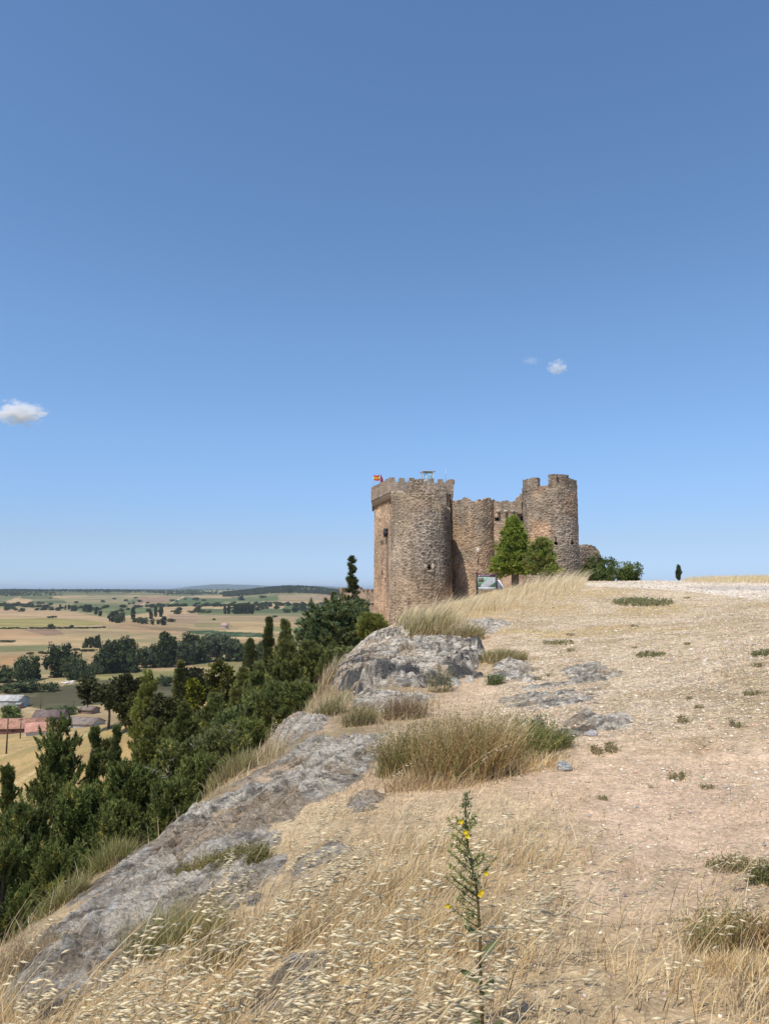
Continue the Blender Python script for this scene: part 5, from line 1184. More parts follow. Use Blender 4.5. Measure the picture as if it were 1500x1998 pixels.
# ------------------------------------------------------------------ grasses
def blades(x, y, z, h, lx, ly, w, col, rng, seg=3, curve=1.7):
    n = len(x); t = np.linspace(0, 1, seg + 1); lean = np.hypot(lx, ly); zz = np.sqrt(np.clip(1 - (.75 * lean) ** 2, .08, 1))
    th = rng.uniform(0, math.pi, n); wx, wy = np.cos(th) * w / 2, np.sin(th) * w / 2
    V = np.zeros((n, 2 * seg + 1, 3))
    for i in range(seg + 1):
        cx = x + lx * h * t[i] ** curve; cy = y + ly * h * t[i] ** curve; cz = z + h * zz * t[i] ** (1 / (1 + .4 * np.mean(lean))) - .01
        k = 1 - .8 * t[i]
        if i < seg:
            V[:, 2 * i] = np.stack([cx - wx * k, cy - wy * k, cz], -1); V[:, 2 * i + 1] = np.stack([cx + wx * k, cy + wy * k, cz], -1)
        else: V[:, 2 * i] = np.stack([cx, cy, cz], -1)
    b = (np.arange(n) * (2 * seg + 1))[:, None]
    Q = np.concatenate([b + np.array([2 * i, 2 * i + 1, 2 * i + 3, 2 * i + 2]) for i in range(seg - 1)]) if seg > 1 else np.zeros((0, 4), int)
    T = b + np.array([2 * seg - 2, 2 * seg - 1, 2 * seg])
    return V.reshape(-1, 3), Q, T, np.repeat(col, 2 * seg + 1, 0)
STRAW, GOLD, TAN, OLI, GRN, BRN = (.78,.66,.43), (.68,.50,.25), (.56,.44,.27), (.32,.30,.11), (.20,.235,.07), (.34,.235,.14)
gmb = MB()
def field(n, r0, r1, dens, hh, ww, cols, lean=(.35, .0), lj=.35, a0=-29, a1=30, mb=None, seg=3):
    x, y, z, px, py, r = scatter(n, r0, r1, a0, a1)
    k = gr.random(n) < dens(px, py, x, y); x, y, z, px, py = x[k], y[k], z[k], px[k], py[k]; m_ = len(x)
    h = gr.uniform(*hh, m_); cl = gr.random(m_); c = np.zeros((m_, 3)); acc = 0
    for cc, p in cols: s_ = (cl >= acc) & (cl < acc + p); c[s_] = cc; acc += p
    c = c * gr.uniform(.75, 1.25, m_)[:, None]
    (mb or gmb).add(*blades(x, y, z, h, lean[0] + lj * gr.normal(size=m_), lean[1] + lj * gr.normal(size=m_), ww * gr.uniform(.7, 1.3, m_), c, gr, seg)[:3], c=np.repeat(c, 2 * seg + 1, 0))
def outrock(px, py):
    k = np.ones(len(px))
    for p in ROCKPOLY.values(): k *= 1 - .9 * inpoly(px, py, p)
    return k
def d_lit(px, py, x, y):
    n1 = fbm(x / .8, y / .8, o=3, seed=61)
    k = sstep(1480, 1620, py + 60 * n1) * sstep(1210, 960, px + 110 * n1) + sstep(1730, 1860, py + 70 * n1) + .35 * sstep(.1, .4, n1) * sstep(1380, 1450, py) * sstep(1200, 1000, px)
    k = np.clip(k, 0, 1) * (1 - .6 * sstep(1000, 1150, px)) * (.25 + .75 * sstep(-.25, .3, fbm(x / .9, y / .9, o=3, seed=67)))
    return k * outrock(px, py) * (.35 + .65 * sstep(-.3, .2, fbm(x / .3, y / .3, o=2, seed=62)))
dry = [(STRAW, .32), (GOLD, .34), (TAN, .22), (BRN, .12)]
field(66000, 2.2, 4.6, d_lit, (.03, .21), .0040, dry)
field(1500, 2.2, 5.0, d_lit, (.30, .62), .0034, [(STRAW, .5), (GOLD, .5)], (.62, 0), .16, seg=4)
field(46000, 4.2, 8.5, d_lit, (.02, .09), .0055, dry, lj=.5)
field(36000, 2.2, 8.5, d_lit, (.02, .07), .006, [(TAN, .5), (BRN, .35), (GOLD, .15)], (.2, 0), .7)      # fallen litter
def d_litter(px, py, x, y):
    return np.clip(sstep(-.1, .35, fbm(x / .7, y / .7, o=4, seed=68)), .06, 1) * outrock(px, py) * sstep(900, 1050, px) * (1 - .9 * inpoly(px, py, ROAD))
ltr = [(BRN, .3), ((.20,.14,.085), .25), (TAN, .3), (STRAW, .15)]
field(30000, 2.2, 5, d_litter, (.008, .045), .004, ltr, (.2, 0), .9)
field(60000, 4.8, 11, d_litter, (.012, .05), .006, ltr, (.2, 0), .9)
field(50000, 10, 24, d_litter, (.015, .06), .010, ltr, (.2, 0), .9)
def d_brow(px, py, x, y):
    k = np.zeros(len(px))
    for q, sx, sy in (((0, 1815), 90, 45), ((110, 1745), 60, 40), ((240, 1655), 60, 40), ((330, 1590), 50, 35), ((430, 1525), 70, 38), ((520, 1460), 50, 40), ((600, 1375), 60, 40), ((650, 1370), 50, 30), ((750, 1380), 90, 28), ((690, 1300), 40, 40), ((680, 1500), 60, 30)):
        k = np.maximum(k, np.exp(-((px - q[0]) / sx) ** 2 - ((py - q[1]) / sy) ** 2))
    return np.clip(k * 1.3, 0, 1) * outrock(px, py) * (.10 + .90 * sstep(-.1, .3, fbm(x / .45, y / .45, o=3, seed=69)))
brw = [(BRN, .28), (TAN, .28), (OLI, .22), (GRN, .05), (STRAW, .17)]
field(60000, 3.5, 9, d_brow, (.03, .24), .005, brw, (.15, 0), .35)
field(90000, 8, 22, d_brow, (.04, .30), .008, brw, (.15, 0), .35)
def d_sparse(px, py, x, y):
    n1 = fbm(x / 1.5, y / 1.5, o=4, seed=63); return np.clip(sstep(-.05, .4, n1) * .6 + .07, 0, 1) * sstep(1128, 1150, py) * outrock(px, py) * (1 - .97 * inpoly(px, py, ROAD))
field(26000, 4.5, 12, d_sparse, (.02, .075), .005, [(GOLD, .4), (TAN, .3), (STRAW, .15), (OLI, .15)], (.2, 0), .6)
field(60000, 11, 26, d_sparse, (.02, .09), .009, [(GOLD, .45), (TAN, .25), (STRAW, .15), (OLI, .15)], (.2, 0), .6)
field(70000, 24, 48, d_sparse, (.03, .10), .014, [(GOLD, .45), (TAN, .25), (STRAW, .2), (OLI, .10)], (.2, 0), .6)
CREST = [(770,1242),(800,1212),(870,1186),(950,1162),(1050,1138),(1100,1128),(1142,1128),(1135,1146),(1060,1168),(980,1190),(930,1216),(860,1240)]
def d_crest(px, py, x, y): return np.clip(sstep(-10, 8, polydist(px, py, CREST)), 0, 1) * (.08 + .92 * sstep(-.15, .4, fbm(x / 1.6, y / 2.2, o=4, seed=64)))
crs = [(STRAW, .50), (GOLD, .26), (TAN, .18), (OLI, .06)]
field(42000, 15, 30, d_crest, (.12, .42), .010, crs, (.50, 0), .25, -3, 17)
field(60000, 26, 52, d_crest, (.12, .42), .015, crs, (.50, 0), .25, 2, 18)
field(3200, 15, 30, d_crest, (.45, .95), .010, [(STRAW, .9), (TAN, .1)], (.66, 0), .14, -3, 12, seg=4)
field(5000, 30, 50, lambda px, py, x, y: d_crest(px, py, x, y) * sstep(960, 1060, px), (.55, 1.15), .016, [(STRAW, .9), (TAN, .1)], (.66, 0), .16, 4, 18, seg=4)
field(3000, 30, 50, lambda px, py, x, y: d_crest(px, py, x, y) * sstep(1000, 940, px), (.35, .62), .016, [(STRAW, .9), (TAN, .1)], (.66, 0), .16, 2, 12, seg=4)
def d_far(px, py, x, y): return ((px > 1330) & (py < 1141)) * sstep(1300, 1420, px) * .6
field(30000, 44, 60, d_far, (.10, .45), .012, [(STRAW, .55), (GOLD, .3), (OLI, .15)], (.3, 0), .3, 20, 30)
def d_hill(px, py, x, y): return np.clip(sstep(.0, .4, fbm(x / 3, y / 3, o=3, seed=65)), 0, 1) * (x < -6)
field(60000, 60, 190, d_hill, (.12, .35), .06, [(GOLD, .5), (TAN, .3), (OLI, .2)], (.3, 0), .4, -36, -8)
tag(gmb.build('dry_grass', M['grass']), kind='stuff')

# wild oats of the foreground: leaning stalks with hanging pale spikelets
omb = MB(); orng = np.random.default_rng(21)
def oats(n, r0, r1, dens, hh, L, a0=-29, a1=30, lean=.62):
    a = np.radians(orng.uniform(a0, a1, n)); r = np.sqrt(orng.uniform(r0 * r0, r1 * r1, n)); x, y = r * np.sin(a), r * np.cos(a); z = H(x, y); px, py = proj(x, y, z)
    k = orng.random(n) < dens(px, py, x, y)
    for x_, y_, z_ in zip(x[k], y[k], z[k]):
        h = orng.uniform(*hh); lx = lean + .16 * orng.normal(); ly = .12 * orng.normal(); t = np.linspace(0, 1, 8); zz = math.sqrt(max(.15, 1 - (.8 * lx) ** 2))
        pts = np.stack([x_ + lx * h * t ** 1.5, y_ + ly * h * t ** 1.5, z_ + h * zz * t ** .85], -1)
        c = np.array(STRAW if orng.random() < .55 else GOLD) * orng.uniform(.8, 1.25)
        omb.tube(pts, np.linspace(.0022, .0009, 8), 3, c, cap=False)
        m_ = orng.integers(9, 22); tt = orng.uniform(.56, 1.0, m_); P_ = np.stack([np.interp(tt, t, pts[:, i]) for i in range(3)], -1)
        P_ = P_ + np.stack([orng.uniform(.0, .05, m_), orng.normal(0, .016, m_), orng.uniform(-.035, .006, m_)], -1) * (h / .6)
        d = unit(np.stack([orng.uniform(.7, 1, m_), orng.normal(0, .25, m_), orng.normal(-.02, .2, m_)], -1)); Ls = L * orng.uniform(.7, 1.25, m_); rr_ = Ls * .085
        s1 = unit(np.cross(d, np.array([0, 0, 1.]) + .3 * orng.normal(size=(m_, 3)))); s2 = np.cross(s1, d); mid_ = P_ + d * (Ls * .36)[:, None]
        V = np.stack([P_, mid_ + s1 * rr_[:, None], mid_ + s2 * rr_[:, None], mid_ - s1 * rr_[:, None], mid_ - s2 * rr_[:, None], P_ + d * Ls[:, None]], 1).reshape(-1, 3)
        b_ = (np.arange(m_) * 6)[:, None]; T = np.concatenate([b_ + np.array(f) for f in ([0,2,1],[0,3,2],[0,4,3],[0,1,4],[5,1,2],[5,2,3],[5,3,4],[5,4,1])])
        cc = np.array((.88,.78,.55))[None] * orng.uniform(.65, 1.15, m_)[:, None]
        omb.add(V, None, T, np.repeat(cc, 6, 0))
def o1(px, py, x, y):
    n1 = fbm(x / .7, y / .7, o=2, seed=66); return np.clip(sstep(-.15, .3, n1 + .05), .03, 1) * np.clip(sstep(1010, 700, px) + .07, 0, 1)
oats(430, 1.9, 3.1, o1, (.30, .68), .047)
oats(380, 3.0, 4.6, lambda px, py, x, y: o1(px, py, x, y) * sstep(1010, 760, px) * sstep(160, 420, px) * (.25 + .75 * outrock(px, py)), (.28, .60), .047)
oats(60, 4.4, 7.0, lambda px, py, x, y: sstep(1000, 800, px) * sstep(420, 600, px), (.35, .6), .034)
oats(70, 4, 9, lambda px, py, x, y: d_brow(px, py, x, y) * .9, (.35, .65), .034, -29, -8, .35)
oats(34, 2.2, 4.2, lambda px, py, x, y: sstep(1000, 1150, px) * .9, (.25, .5), .038, 8, 28)
tag(omb.build('wild_oats', M['oat']), kind='stuff')

# ------------------------------------------------------------------ separate plants
def tuft(name, px, py, wpx, hpx, label, cols, n=500, lean=(.15, 0), lj=.3, leafy=0, leafcol=GRN, leafL=.022, depth=.6, seed=0, group=None, cat='plant', w=None, bottom=.55):
    q = hit(px, py); k = q[1] / FPX; R, h = wpx * k / 2, hpx * k; rng = np.random.default_rng(seed + int(px * 3 + py))
    a = rng.uniform(0, 6.28, n); rr_ = np.sqrt(rng.random(n)); x, y = q[0] + R * rr_ * np.cos(a), q[1] + R * depth * rr_ * np.sin(a); z = H(x, y)
    hh = h * rng.uniform(bottom, 1.05, n) * (1 - .35 * rr_ ** 2); c = np.zeros((n, 3)); cl = rng.random(n); acc = 0
    for cc, p in cols: s_ = (cl >= acc) & (cl < acc + p + 1e-6); c[s_] = cc; acc += p
    c = c * rng.uniform(.75, 1.25, n)[:, None]; lx = lean[0] + lj * rng.normal(size=n) + .25 * rr_ * np.cos(a); ly = lean[1] + lj * rng.normal(size=n) + .25 * rr_ * np.sin(a)
    W = w or max(.004, .75 * q[1] / 717)
    V, Q, T, C = blades(x - q[0], y - q[1], z - q[2], hh, lx, ly, W, c, rng, 3, 1.5)
    ns = n // 2; a2 = rng.uniform(0, 6.28, ns); r2 = R * rng.uniform(.5, 1.45, ns); xs2, ys2 = q[0] + r2 * np.cos(a2), q[1] + depth * r2 * np.sin(a2); c2 = np.array([GOLD, TAN, STRAW, BRN])[rng.integers(0, 4, ns)] * rng.uniform(.7, 1.2, ns)[:, None]
    sk = blades(xs2 - q[0], ys2 - q[1], H(xs2, ys2) - q[2], h * rng.uniform(.06, .28, ns), .3 + .4 * rng.normal(size=ns), .4 * rng.normal(size=ns), W, c2, rng, 3)
    e = empty(name, tuple(q), label, cat, group); MB().add(V, Q, T, C).add(*sk).build('blade_cluster' if not leafy else 'stem_cluster', M['grass'], e)
    if leafy:
        j = np.repeat(np.arange(n), leafy); t = rng.uniform(.2, 1, len(j)); lean_ = np.hypot(lx, ly); zz = np.sqrt(np.clip(1 - (.75 * lean_) ** 2, .08, 1))
        p = np.stack([(x - q[0])[j] + (lx * hh)[j] * t ** 1.5, (y - q[1])[j] + (ly * hh)[j] * t ** 1.5, (z - q[2])[j] + (hh * zz)[j] * t ** .8], -1)
        lc = jitcol(leafcol, len(j), rng, .35, BRN, .18); mb = MB(); leaves(mb, p, rng.normal(size=(len(j), 3)) + [0, 0, .5], leafL * rng.uniform(.6, 1.4, len(j)), leafL * .35, lc, rng); mb.build('foliage', M['grass'], e)
    return e
herb = [(GRN, .42), (OLI, .30), (BRN, .20), (TAN, .08)]
tuft('weed_clump', 815, 1508, 150, 118, 'left green brown herb mass of the big tuft', [(GRN, .25), (OLI, .3), ((.42,.26,.12), .25), (GOLD, .2)], 760, leafy=8, leafcol=(.24,.23,.075), seed=1)
tuft('weed_clump', 905, 1515, 190, 150, 'tallest reddish green middle of the big tuft', [(GRN, .15), (OLI, .22), ((.42,.26,.12), .33), (GOLD, .3)], 1100, leafy=5, leafcol=(.33,.24,.095), seed=2)
tuft('weed_clump', 1000, 1485, 150, 100, 'fresh green right part of the big tuft', [(GRN, .5), (OLI, .25), (GOLD, .25)], 700, leafy=7, leafcol=(.20,.235,.065), seed=3)
tuft('weed_clump', 1070, 1462, 80, 50, 'low green fringe beside the rock ledge', [(GRN, .55), (OLI, .3), (TAN, .15)], 400, leafy=8, leafcol=(.14,.17,.05), seed=4)
tuft('grass_tuft', 900, 1505, 210, 185, 'tall straw stalks standing over the big tuft', [(STRAW, .45), (TAN, .35), (GOLD, .2)], 230, (.35, 0), .22, seed=5)
tuft('grass_tuft', 1015, 1498, 170, 45, 'golden dry grass under the green right part of the tuft', [(GOLD, .6), (STRAW, .4)], 900, (.3, 0), .4, seed=6)
tuft('grass_tuft', 850, 1530, 200, 45, 'dry brown grass at the foot of the big tuft', [(GOLD, .4), (TAN, .3), (BRN, .3)], 900, (.3, 0), .4, seed=7)
tuft('thistle', 1046, 1428, 26, 36, 'small blue green thistle at the top of the big tuft', [((.10,.13,.09), 1)], 26, (0, 0), .25, leafy=16, leafcol=(.11,.15,.11), leafL=.04, seed=8)
tuft('grass_tuft', 835, 1240, 100, 66, 'olive grass clump at the foot of the front tower', [(OLI, .42), (TAN, .28), (STRAW, .3)], 900, (.35, 0), .25, seed=9)
tuft('grass_tuft', 900, 1252, 84, 46, 'brown green grass clump above the big outcrop', [(OLI, .4), (BRN, .3), (TAN, .3)], 800, (.2, 0), .25, seed=10)
tuft('grass_tuft', 850, 1218, 70, 70, 'tall leaning straw grass against the front tower', [(STRAW, .8), (TAN, .2)], 260, (.55, 0), .15, seed=11)
tuft('grass_tuft', 800, 1225, 60, 60, 'pale grass leaning beside the tower foot', [(STRAW, .6), (OLI, .4)], 300, (.5, 0), .15, seed=12)
tuft('dry_shrub', 790, 1400, 84, 62, 'brown dry shrub in the middle of the brow', [(BRN, .5), (TAN, .4), (OLI, .1)], 480, (.1, 0), .3, leafy=4, leafcol=(.22,.15,.09), seed=13, bottom=.2)
tuft('dry_shrub', 700, 1414, 62, 52, 'olive and brown shrub left of the brown dry one', [(OLI, .5), (BRN, .25), (TAN, .25)], 360, (.1, 0), .3, leafy=5, leafcol=(.20,.19,.075), seed=14, bottom=.2)
tuft('dry_shrub', 640, 1398, 62, 48, 'olive grass shrub at the brow edge by the junipers', [(OLI, .5), (BRN, .25), (TAN, .25)], 360, (.15, 0), .3, leafy=4, leafcol=(.19,.18,.075), seed=15, bottom=.2)
tuft('grass_tuft', 645, 1335, 50, 70, 'tall grey straw grass beside the upper rock', [(STRAW, .4), (TAN, .4), (BRN, .2)], 350, (.4, 0), .2, seed=16)
tuft('grass_tuft', 455, 1515, 90, 55, 'olive tussock on the brow above the long slab', [(OLI, .6), (BRN, .25), (TAN, .15)], 900, (.1, 0), .35, seed=17)
tuft('grass_tuft', 400, 1545, 70, 45, 'brown tussock beside the olive one on the brow', [(BRN, .55), (TAN, .3), (OLI, .15)], 700, (.1, 0), .35, seed=18)
tuft('grass_tuft', 500, 1445, 60, 60, 'feathery grey green grass in front of the junipers', [(OLI, .4), (STRAW, .35), (GRN, .25)], 300, (.3, 0), .25, seed=19)
tuft('grass_tuft', 215, 1690, 80, 60, 'green tussock at the upper edge of the long slab', [(OLI, .5), (GRN, .3), (BRN, .2)], 800, (.1, 0), .35, seed=20)
tuft('grass_tuft', 120, 1768, 90, 60, 'green brown tussock at the left end of the brow', [(OLI, .45), (GRN, .25), (BRN, .3)], 800, (.1, 0), .35, seed=21)
tuft('herb_mat', 395, 1712, 110, 46, 'yellow olive herb mat growing on the slab', [(OLI, .55), (BRN, .25), (GOLD, .2)], 900, (0, 0), .5, leafy=7, leafcol=(.27,.23,.08), leafL=.016, seed=22, bottom=.3)
tuft('herb_mat', 470, 1688, 100, 44, 'olive herb mat at the right of the yellow one', [(OLI, .6), (GRN, .15), (BRN, .25)], 900, (0, 0), .5, leafy=7, leafcol=(.22,.21,.075), leafL=.016, seed=23, bottom=.3)
tuft('grass_tuft', 335, 1850, 190, 100, 'large grey green grass tussock low on the slab', [(OLI, .55), (GRN, .2), (TAN, .25)], 1600, (.2, 0), .35, seed=24, bottom=.3)
tuft('grass_tuft', 420, 1880, 120, 80, 'brown green grass tussock right of the large one', [(OLI, .4), (BRN, .3), (TAN, .3)], 900, (.25, 0), .35, seed=25, bottom=.3)
tuft('dry_shrub', 60, 1890, 130, 80, 'reddish brown dry shrub in the lower left corner', [(BRN, .35), (TAN, .35), (OLI, .1), (STRAW, .2)], 700, (.15, 0), .4, leafy=3, leafcol=(.38,.28,.18), leafL=.012, seed=26)
tuft('weed_clump', 1395, 1855, 120, 100, 'green brown weed clump near the right edge', [(OLI,.25),(GRN,.2),((.42,.26,.12),.25),(GOLD,.3)], 260, leafy=5, leafcol=(.25,.23,.085), leafL=.014, seed=27)
tuft('weed_clump', 1480, 1850, 90, 70, 'olive and rust weed clump cut by the right edge', [(OLI, .3), ((.42,.26,.12), .4), (GOLD, .3)], 260, leafy=5, leafcol=(.34,.22,.09), leafL=.014, seed=28)
tuft('weed_clump', 1425, 1695, 90, 30, 'low straggling weed on the bare ground at right', [(OLI, .4), (GRN, .2), (TAN, .4)], 170, (0, 0), .6, leafy=7, leafcol=(.27,.23,.11), leafL=.016, seed=29, bottom=.3)
tuft('weed_clump', 1485, 1722, 50, 46, 'upright green weed right of the straggling one', [(GRN, .5), (OLI, .5)], 160, (0, 0), .4, leafy=9, leafcol=(.2,.21,.08), leafL=.016, seed=30)
tuft('grass_tuft', 1430, 1890, 130, 50, 'golden grass below the weed clumps at the right', [(GOLD, .6), (STRAW, .4)], 800, (.2, 0), .5, seed=31, bottom=.3)
tuft('herb_mat', 1252, 1180, 100, 15, 'dark green mat of low herbs near the track', [(GRN, .45), (OLI, .3), (TAN, .25)], 520, (0, 0), .5, leafy=7, leafcol=(.20,.225,.105), leafL=.055, seed=32, depth=1.6, bottom=.5)
tuft('herb_mat', 1268, 1280, 54, 7, 'small flat green mat in the gravel', [(GRN, .4), (OLI, .3), (GOLD, .3)], 150, (0, 0), .6, leafy=5, leafcol=(.19,.215,.09), leafL=.035, seed=33, depth=1.2)
tuft('herb_mat', 1490, 1277, 46, 10, 'flat green mat at the right edge of the gravel', [(GRN, .4), (OLI, .3), (GOLD, .3)], 120, (0, 0), .6, leafy=5, leafcol=(.19,.21,.09), leafL=.035, seed=34, depth=1.2)
tuft('herb_mat', 1090, 1256, 60, 9, 'thin green grass strip below the crest', [(GRN, .3), (OLI, .4), (GOLD, .3)], 120, (0, 0), .6, leafy=4, leafcol=(.2,.21,.09), leafL=.035, seed=35, depth=.8)
tuft('herb_mat', 980, 1288, 90, 28, 'olive grass bed right of the big outcrop', [(OLI, .5), (BRN, .25), (TAN, .25)], 1400, (.1, 0), .4, seed=36, depth=.9)
tuft('weed_clump', 965, 1335, 30, 26, 'small fresh green weed beside the cracked rock', [(GRN, 1)], 120, (0, 0), .4, leafy=9, leafcol=(.17,.22,.10), leafL=.03, seed=37)
tuft('thistle', 860, 1350, 50, 60, 'dry grey green thistle against the outcrop', [(OLI, .5), (BRN, .5)], 60, (0, 0), .4, leafy=9, leafcol=(.17,.19,.10), leafL=.035, seed=38)
wr2 = np.random.default_rng(44); src = None
for i_ in range(24):
    px, py = wr2.uniform(960, 1490), 1150 + 420 * wr2.random() ** .8
    if i_ == 0: src = tuft('small_weed', 1180, 1420, 22, 11, 'small low weed dotted over the stony ground', [(OLI, .5), (TAN, .3), (BRN, .2)], 46, (0, 0), .6, leafy=4, leafcol=(.24,.23,.11), leafL=.018, seed=39, group='small weeds on the stony ground'); continue
    q = hit(px, py)
    if q is None or inpoly(np.array([px]), np.array([py]), ROAD)[0]: continue
    s_ = wr2.uniform(.5, 1.25) * (1 + .03 * q[1]); copy_tree(src, tuple(q), src['label'], None, wr2.uniform(0, 6), (s_, s_, s_ * .8))

# tall weed with yellow flowers in the foreground
dW = 2.35; SP = [(941, 2040), (940, 1985), (938, 1930), (936, 1880), (936, 1830), (933, 1775), (930, 1735), (922, 1700), (914, 1665), (909, 1620), (907, 1580), (911, 1546)]
sp_pts = np.array([P(px, py, dW) for px, py in SP]); g0_ = gz(sp_pts[0][0], sp_pts[0][1]); 
if sp_pts[0][2] > g0_: sp_pts = np.vstack([[sp_pts[0][0], sp_pts[0][1], g0_ - .02], sp_pts])
wd_ = empty('flowering_weed', (sp_pts[0][0], dW, g0_), 'tall green weed with small yellow flowers in the foreground', 'plant'); o_w = np.array([sp_pts[0][0], dW, g0_])
MB().tube(sp_pts - o_w, np.linspace(.0065, .0022, len(sp_pts)), 7, (.13,.105,.045)).build('stem', M['bark'], wd_)
fr_ = np.random.default_rng(8); kk = np.linspace(0, 1, len(sp_pts))
def on_stem(t): return np.array([np.interp(t, kk, sp_pts[:, i]) for i in range(3)])
for t, L, az_ in ((.10, .10, .3), (.14, .09, 2.6), (.22, .085, .9), (.27, .08, 3.4), (.36, .075, .2), (.42, .06, 2.9), (.08, .09, 4.6)):
    a = on_stem(t) - o_w; d_ = np.array([math.cos(az_), .5 * math.sin(az_), .75]); d_ /= np.linalg.norm(d_); s_ = np.cross(d_, [0, -1, .3]); s_ /= np.linalg.norm(s_); n_ = np.cross(s_, d_)
    u = np.linspace(0, 1, 8); wv = .13 * L * np.sin(np.pi * np.clip(u * .93 + .05, 0, 1)) ** .8; ctr = a + d_ * (u * L)[:, None] - n_ * (.25 * L * u ** 2)[:, None] + np.array([0, 0, -.12 * L]) * (u ** 2)[:, None]
    V = np.concatenate([ctr - s_ * wv[:, None] + n_ * (wv * .3)[:, None], ctr, ctr + s_ * wv[:, None] + n_ * (wv * .3)[:, None]]); Q = [[r_ * 8 + i, r_ * 8 + i + 1, (r_ + 1) * 8 + i + 1, (r_ + 1) * 8 + i] for r_ in (0, 1) for i in range(7)]
    MB().add(V, Q, c=(.15,.18,.075)).build('leaf', M['leaf'], wd_, True)
def sprig(t, L, az_, n):
    a = on_stem(t) - o_w; d_ = np.array([math.cos(az_), .5 * math.sin(az_), .55]); mb = MB(); q = np.linspace(0, 1, 6)[:, None]; pts = a + d_ * L * q + np.array([0, 0, .2 * L]) * q ** 2
    mb.tube(pts, np.linspace(.0022, .0008, 6), 4, (.15,.155,.06)); u = fr_.uniform(.15, 1, n); p = a + d_ * L * u[:, None] + np.array([0, 0, .2 * L]) * (u ** 2)[:, None]
    leaves(mb, p, fr_.normal(size=(n, 3)) + d_ * .8, .017 * fr_.uniform(.6, 1.4, n), .006, jitcol((.34,.345,.14), n, fr_, .3), fr_)
    leaves(mb, p[: n // 2] + fr_.normal(0, .004, (n // 2, 3)), fr_.normal(size=(n // 2, 3)), .009, .007, jitcol((.34,.32,.10), n // 2, fr_, .3), fr_); mb.build('sprig', M['leaf'], wd_); return pts
tips = []
for t in np.linspace(.45, .86, 22): tips.append(sprig(t + fr_.uniform(-.01, .01), fr_.uniform(.05, .13) * (1.35 - t), fr_.choice([fr_.uniform(-.7, .7), fr_.uniform(2.4, 3.9)]), 18)[-1])
mb = MB(); n = 220; t = fr_.uniform(.55, 1, n); p = np.array([on_stem(x) for x in t]) - o_w + fr_.normal(0, .006, (n, 3)); leaves(mb, p, fr_.normal(size=(n, 3)) + [0, 0, .6], .018, .007, jitcol((.25,.27,.13), n, fr_, .3), fr_); mb.build('bud_spike', M['leaf'], wd_)
for px, py in ((899, 1603), (908, 1623), (911, 1631), (948, 1704), (873, 1767), (939, 1740), (936, 1745)):
    c0 = P(px, py, dW - .02) - o_w; mb = MB()
    for k in range(5):
        a = k * 1.2566; d_ = np.array([math.cos(a), -.45, math.sin(a)]); d_ /= np.linalg.norm(d_); s_ = np.cross(d_, [0, 1, 0]); u = np.array([[0, 0], [.5, .42], [1, .25], [1, -.25], [.5, -.42]]) * .0085
        mb.add(c0 + d_ * u[:, :1] + s_ * u[:, 1:], None, [[0, 1, 2], [0, 2, 3], [0, 3, 4]], (.80,.58,.02))
    b0 = on_stem(np.interp(-c0[2] - o_w[2], -sp_pts[:, 2], kk) if False else np.interp(c0[2] + o_w[2] - .03, sp_pts[:, 2], kk)) - o_w
    fl = mb.build('flower', M['leaf'], wd_); MB().tube([b0, (b0 + c0) / 2 + [0, 0, .004], c0], [.0014, .001, .0008], 4, (.17,.18,.06)).build('flower_stalk', M['leaf'], fl)

# ------------------------------------------------------------------ information board by the castle
dB = 55.0; x0, x1 = xpx(930.5, dB), xpx(968, dB); gB_ = min(gz(x0, dB), gz(x1, dB)); zb0, zb1 = zpx(1150.5, dB), zpx(1121, dB); cxB = (x0 + x1) / 2
bd = empty('information_board', (cxB, dB, gB_), 'map board with a purple header between two dark posts in the long grass', 'sign')
for xx in (x0, x1): 
    po = MB().box((xx - cxB, 0, (zb1 + .1 - gB_) / 2 - .15), (.13, .12, zb1 + .1 - gB_ + .3)).build('post', M['black'], bd)
    MB().box((xx - cxB, 0, zb1 + .13), (.14, .13, .16)).build('post_cap', mat_flat('maroon_paint', (.16,.02,.05), .5), po, loc=(0, 0, -gB_))
W_, Hb = x1 - x0 - .12, zb1 - zb0
pl = MB().box((0, -.02, (zb0 + zb1) / 2 - gB_), (W_, .06, Hb), 0, (.62,.64,.66)).build('panel', M['paint'], bd)
def plate(name, u0, u1, v0_, v1_, col, lay, par=bd): return MB().box(((-.5 + (u0 + u1) / 2) * W_, -.052 - .004 * lay, zb0 - gB_ + (v0_ + v1_) / 2 * Hb), ((u1 - u0) * W_, .006, (v1_ - v0_) * Hb), 0, col).build(name, M['paint'], par)
plate('header', 0, 1, .84, 1, (.10,.03,.075), 0)
plate('map_ground', .02, .98, .17, .82, (.19,.36,.22), 0)
mb = MB(); zz = lambda v: zb0 - gB_ + v * Hb
mb.add([((u - .5) * W_, -.062, zz(v)) for u, v in ((.14,.19),(.60,.19),(.97,.50),(.97,.80),(.58,.80),(.38,.52),(.20,.36))], None, [[0,1,6],[1,5,6],[1,2,5],[2,4,5],[2,3,4]], (.50,.53,.56)).build('map_town', M['paint'], bd)
plate('text_panel', .04, .33, .52, .78, (.17,.14,.14), 1)
plate('legend_strip', .02, .98, .02, .15, (.60,.63,.68), 1)
mb = MB(); an = np.linspace(0, 6.283, 20, endpoint=False); mb.add([(-.42 * W_, -.062, zz(.92))] + [(-.42 * W_ + .055 * math.cos(a), -.062, zz(.92) + .055 * math.sin(a)) for a in an], None, [[0, 1 + i, 1 + (i + 1) % 20] for i in range(20)], (.62,.58,.58)).build('logo', M['paint'], bd)
for u, v in ((.41,.62),(.47,.31),(.67,.33),(.78,.52),(.57,.27)): plate('map_mark', u - .018, u + .018, v - .022, v + .022, (.05,.05,.06), 3)
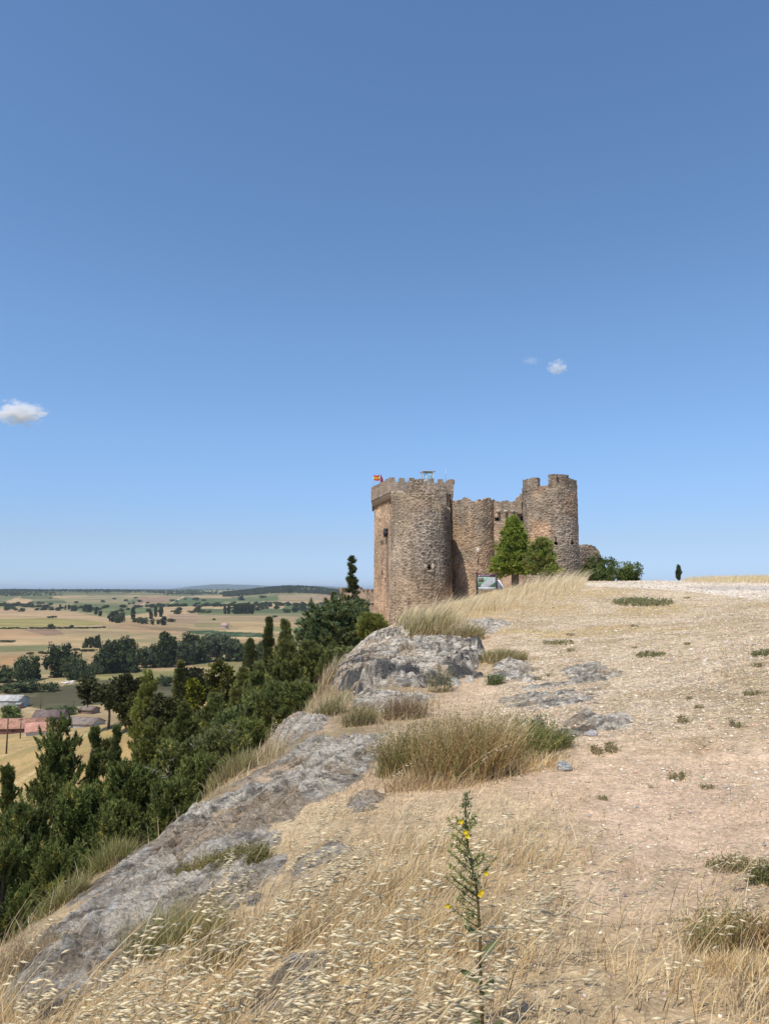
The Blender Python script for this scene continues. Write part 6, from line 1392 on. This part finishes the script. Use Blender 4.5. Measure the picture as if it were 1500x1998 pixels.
for u0, u1 in ((.05,.08),(.12,.26),(.30,.36),(.87,.93)): plate('legend_mark', u0, u1, .05, .12, (.17,.19,.26) if u0 < .1 or u0 > .8 else (.42,.46,.53), 2)
cu = bpy.data.curves.new('header_text', 'FONT'); cu.body = 'Peñaranda de Duero'; cu.size = .125; cu.align_x = 'LEFT'; cu.align_y = 'CENTER'; cu.extrude = .001
to = bpy.data.objects.new('tmp_text', cu); COL.objects.link(to); dg = bpy.context.evaluated_depsgraph_get(); tm = bpy.data.meshes.new_from_object(to.evaluated_get(dg)); bpy.data.objects.remove(to)
tm.name = 'header_text'; tx = obj('header_text', tm, mat_flat('white_lettering', (.7,.66,.68), .6), bd); tx.rotation_euler.x = math.pi / 2; tx.location = (-.345 * W_, -.064, zz(.92))
wmax = max(v.co.x for v in tm.vertices); tx.scale.x = .53 * W_ / wmax
# slanted white edged panel beside the board
xs_ = xpx(976, 58); zs_ = gz(xs_, 58); ls = empty('lectern_sign', (xs_, 58, zs_), 'slanted grey side panel with a white edge beside the map board', 'sign')
za, zb_ = zpx(1134, 58) - zs_, zpx(1152, 58) - zs_; xa, xb = xpx(971, 58) - xs_, xpx(981.5, 58) - xs_
MB().add([(xa, -.3, za), (xb, -.3, zb_), (xa, -.3, zb_ - .2), (xa, .3, za), (xb, .3, zb_), (xa, .3, zb_ - .2)], [[0, 3, 4, 1], [1, 4, 5, 2], [2, 5, 3, 0]], [[0, 1, 2], [3, 5, 4]], (.14,.16,.19)).build('stand', M['paint'], ls)
dv = np.array([xb - xa, 0, zb_ - za]); dv /= np.linalg.norm(dv); nv = np.array([-dv[2], 0, dv[0]])
a0_, a1_ = np.array([xa, 0, za]) - dv * .05, np.array([xb, 0, zb_]) + dv * .1
V = [p + nv * o_ + np.array([0, yy, 0]) for yy in (-.36, .36) for p, o_ in ((a0_, .0), (a1_, .0), (a1_, .12), (a0_, .12))]
MB().add(V, [[0, 1, 2, 3], [7, 6, 5, 4], [0, 4, 5, 1], [1, 5, 6, 2], [2, 6, 7, 3], [3, 7, 4, 0]], c=(.72,.72,.72)).build('top_panel', M['paint'], ls)
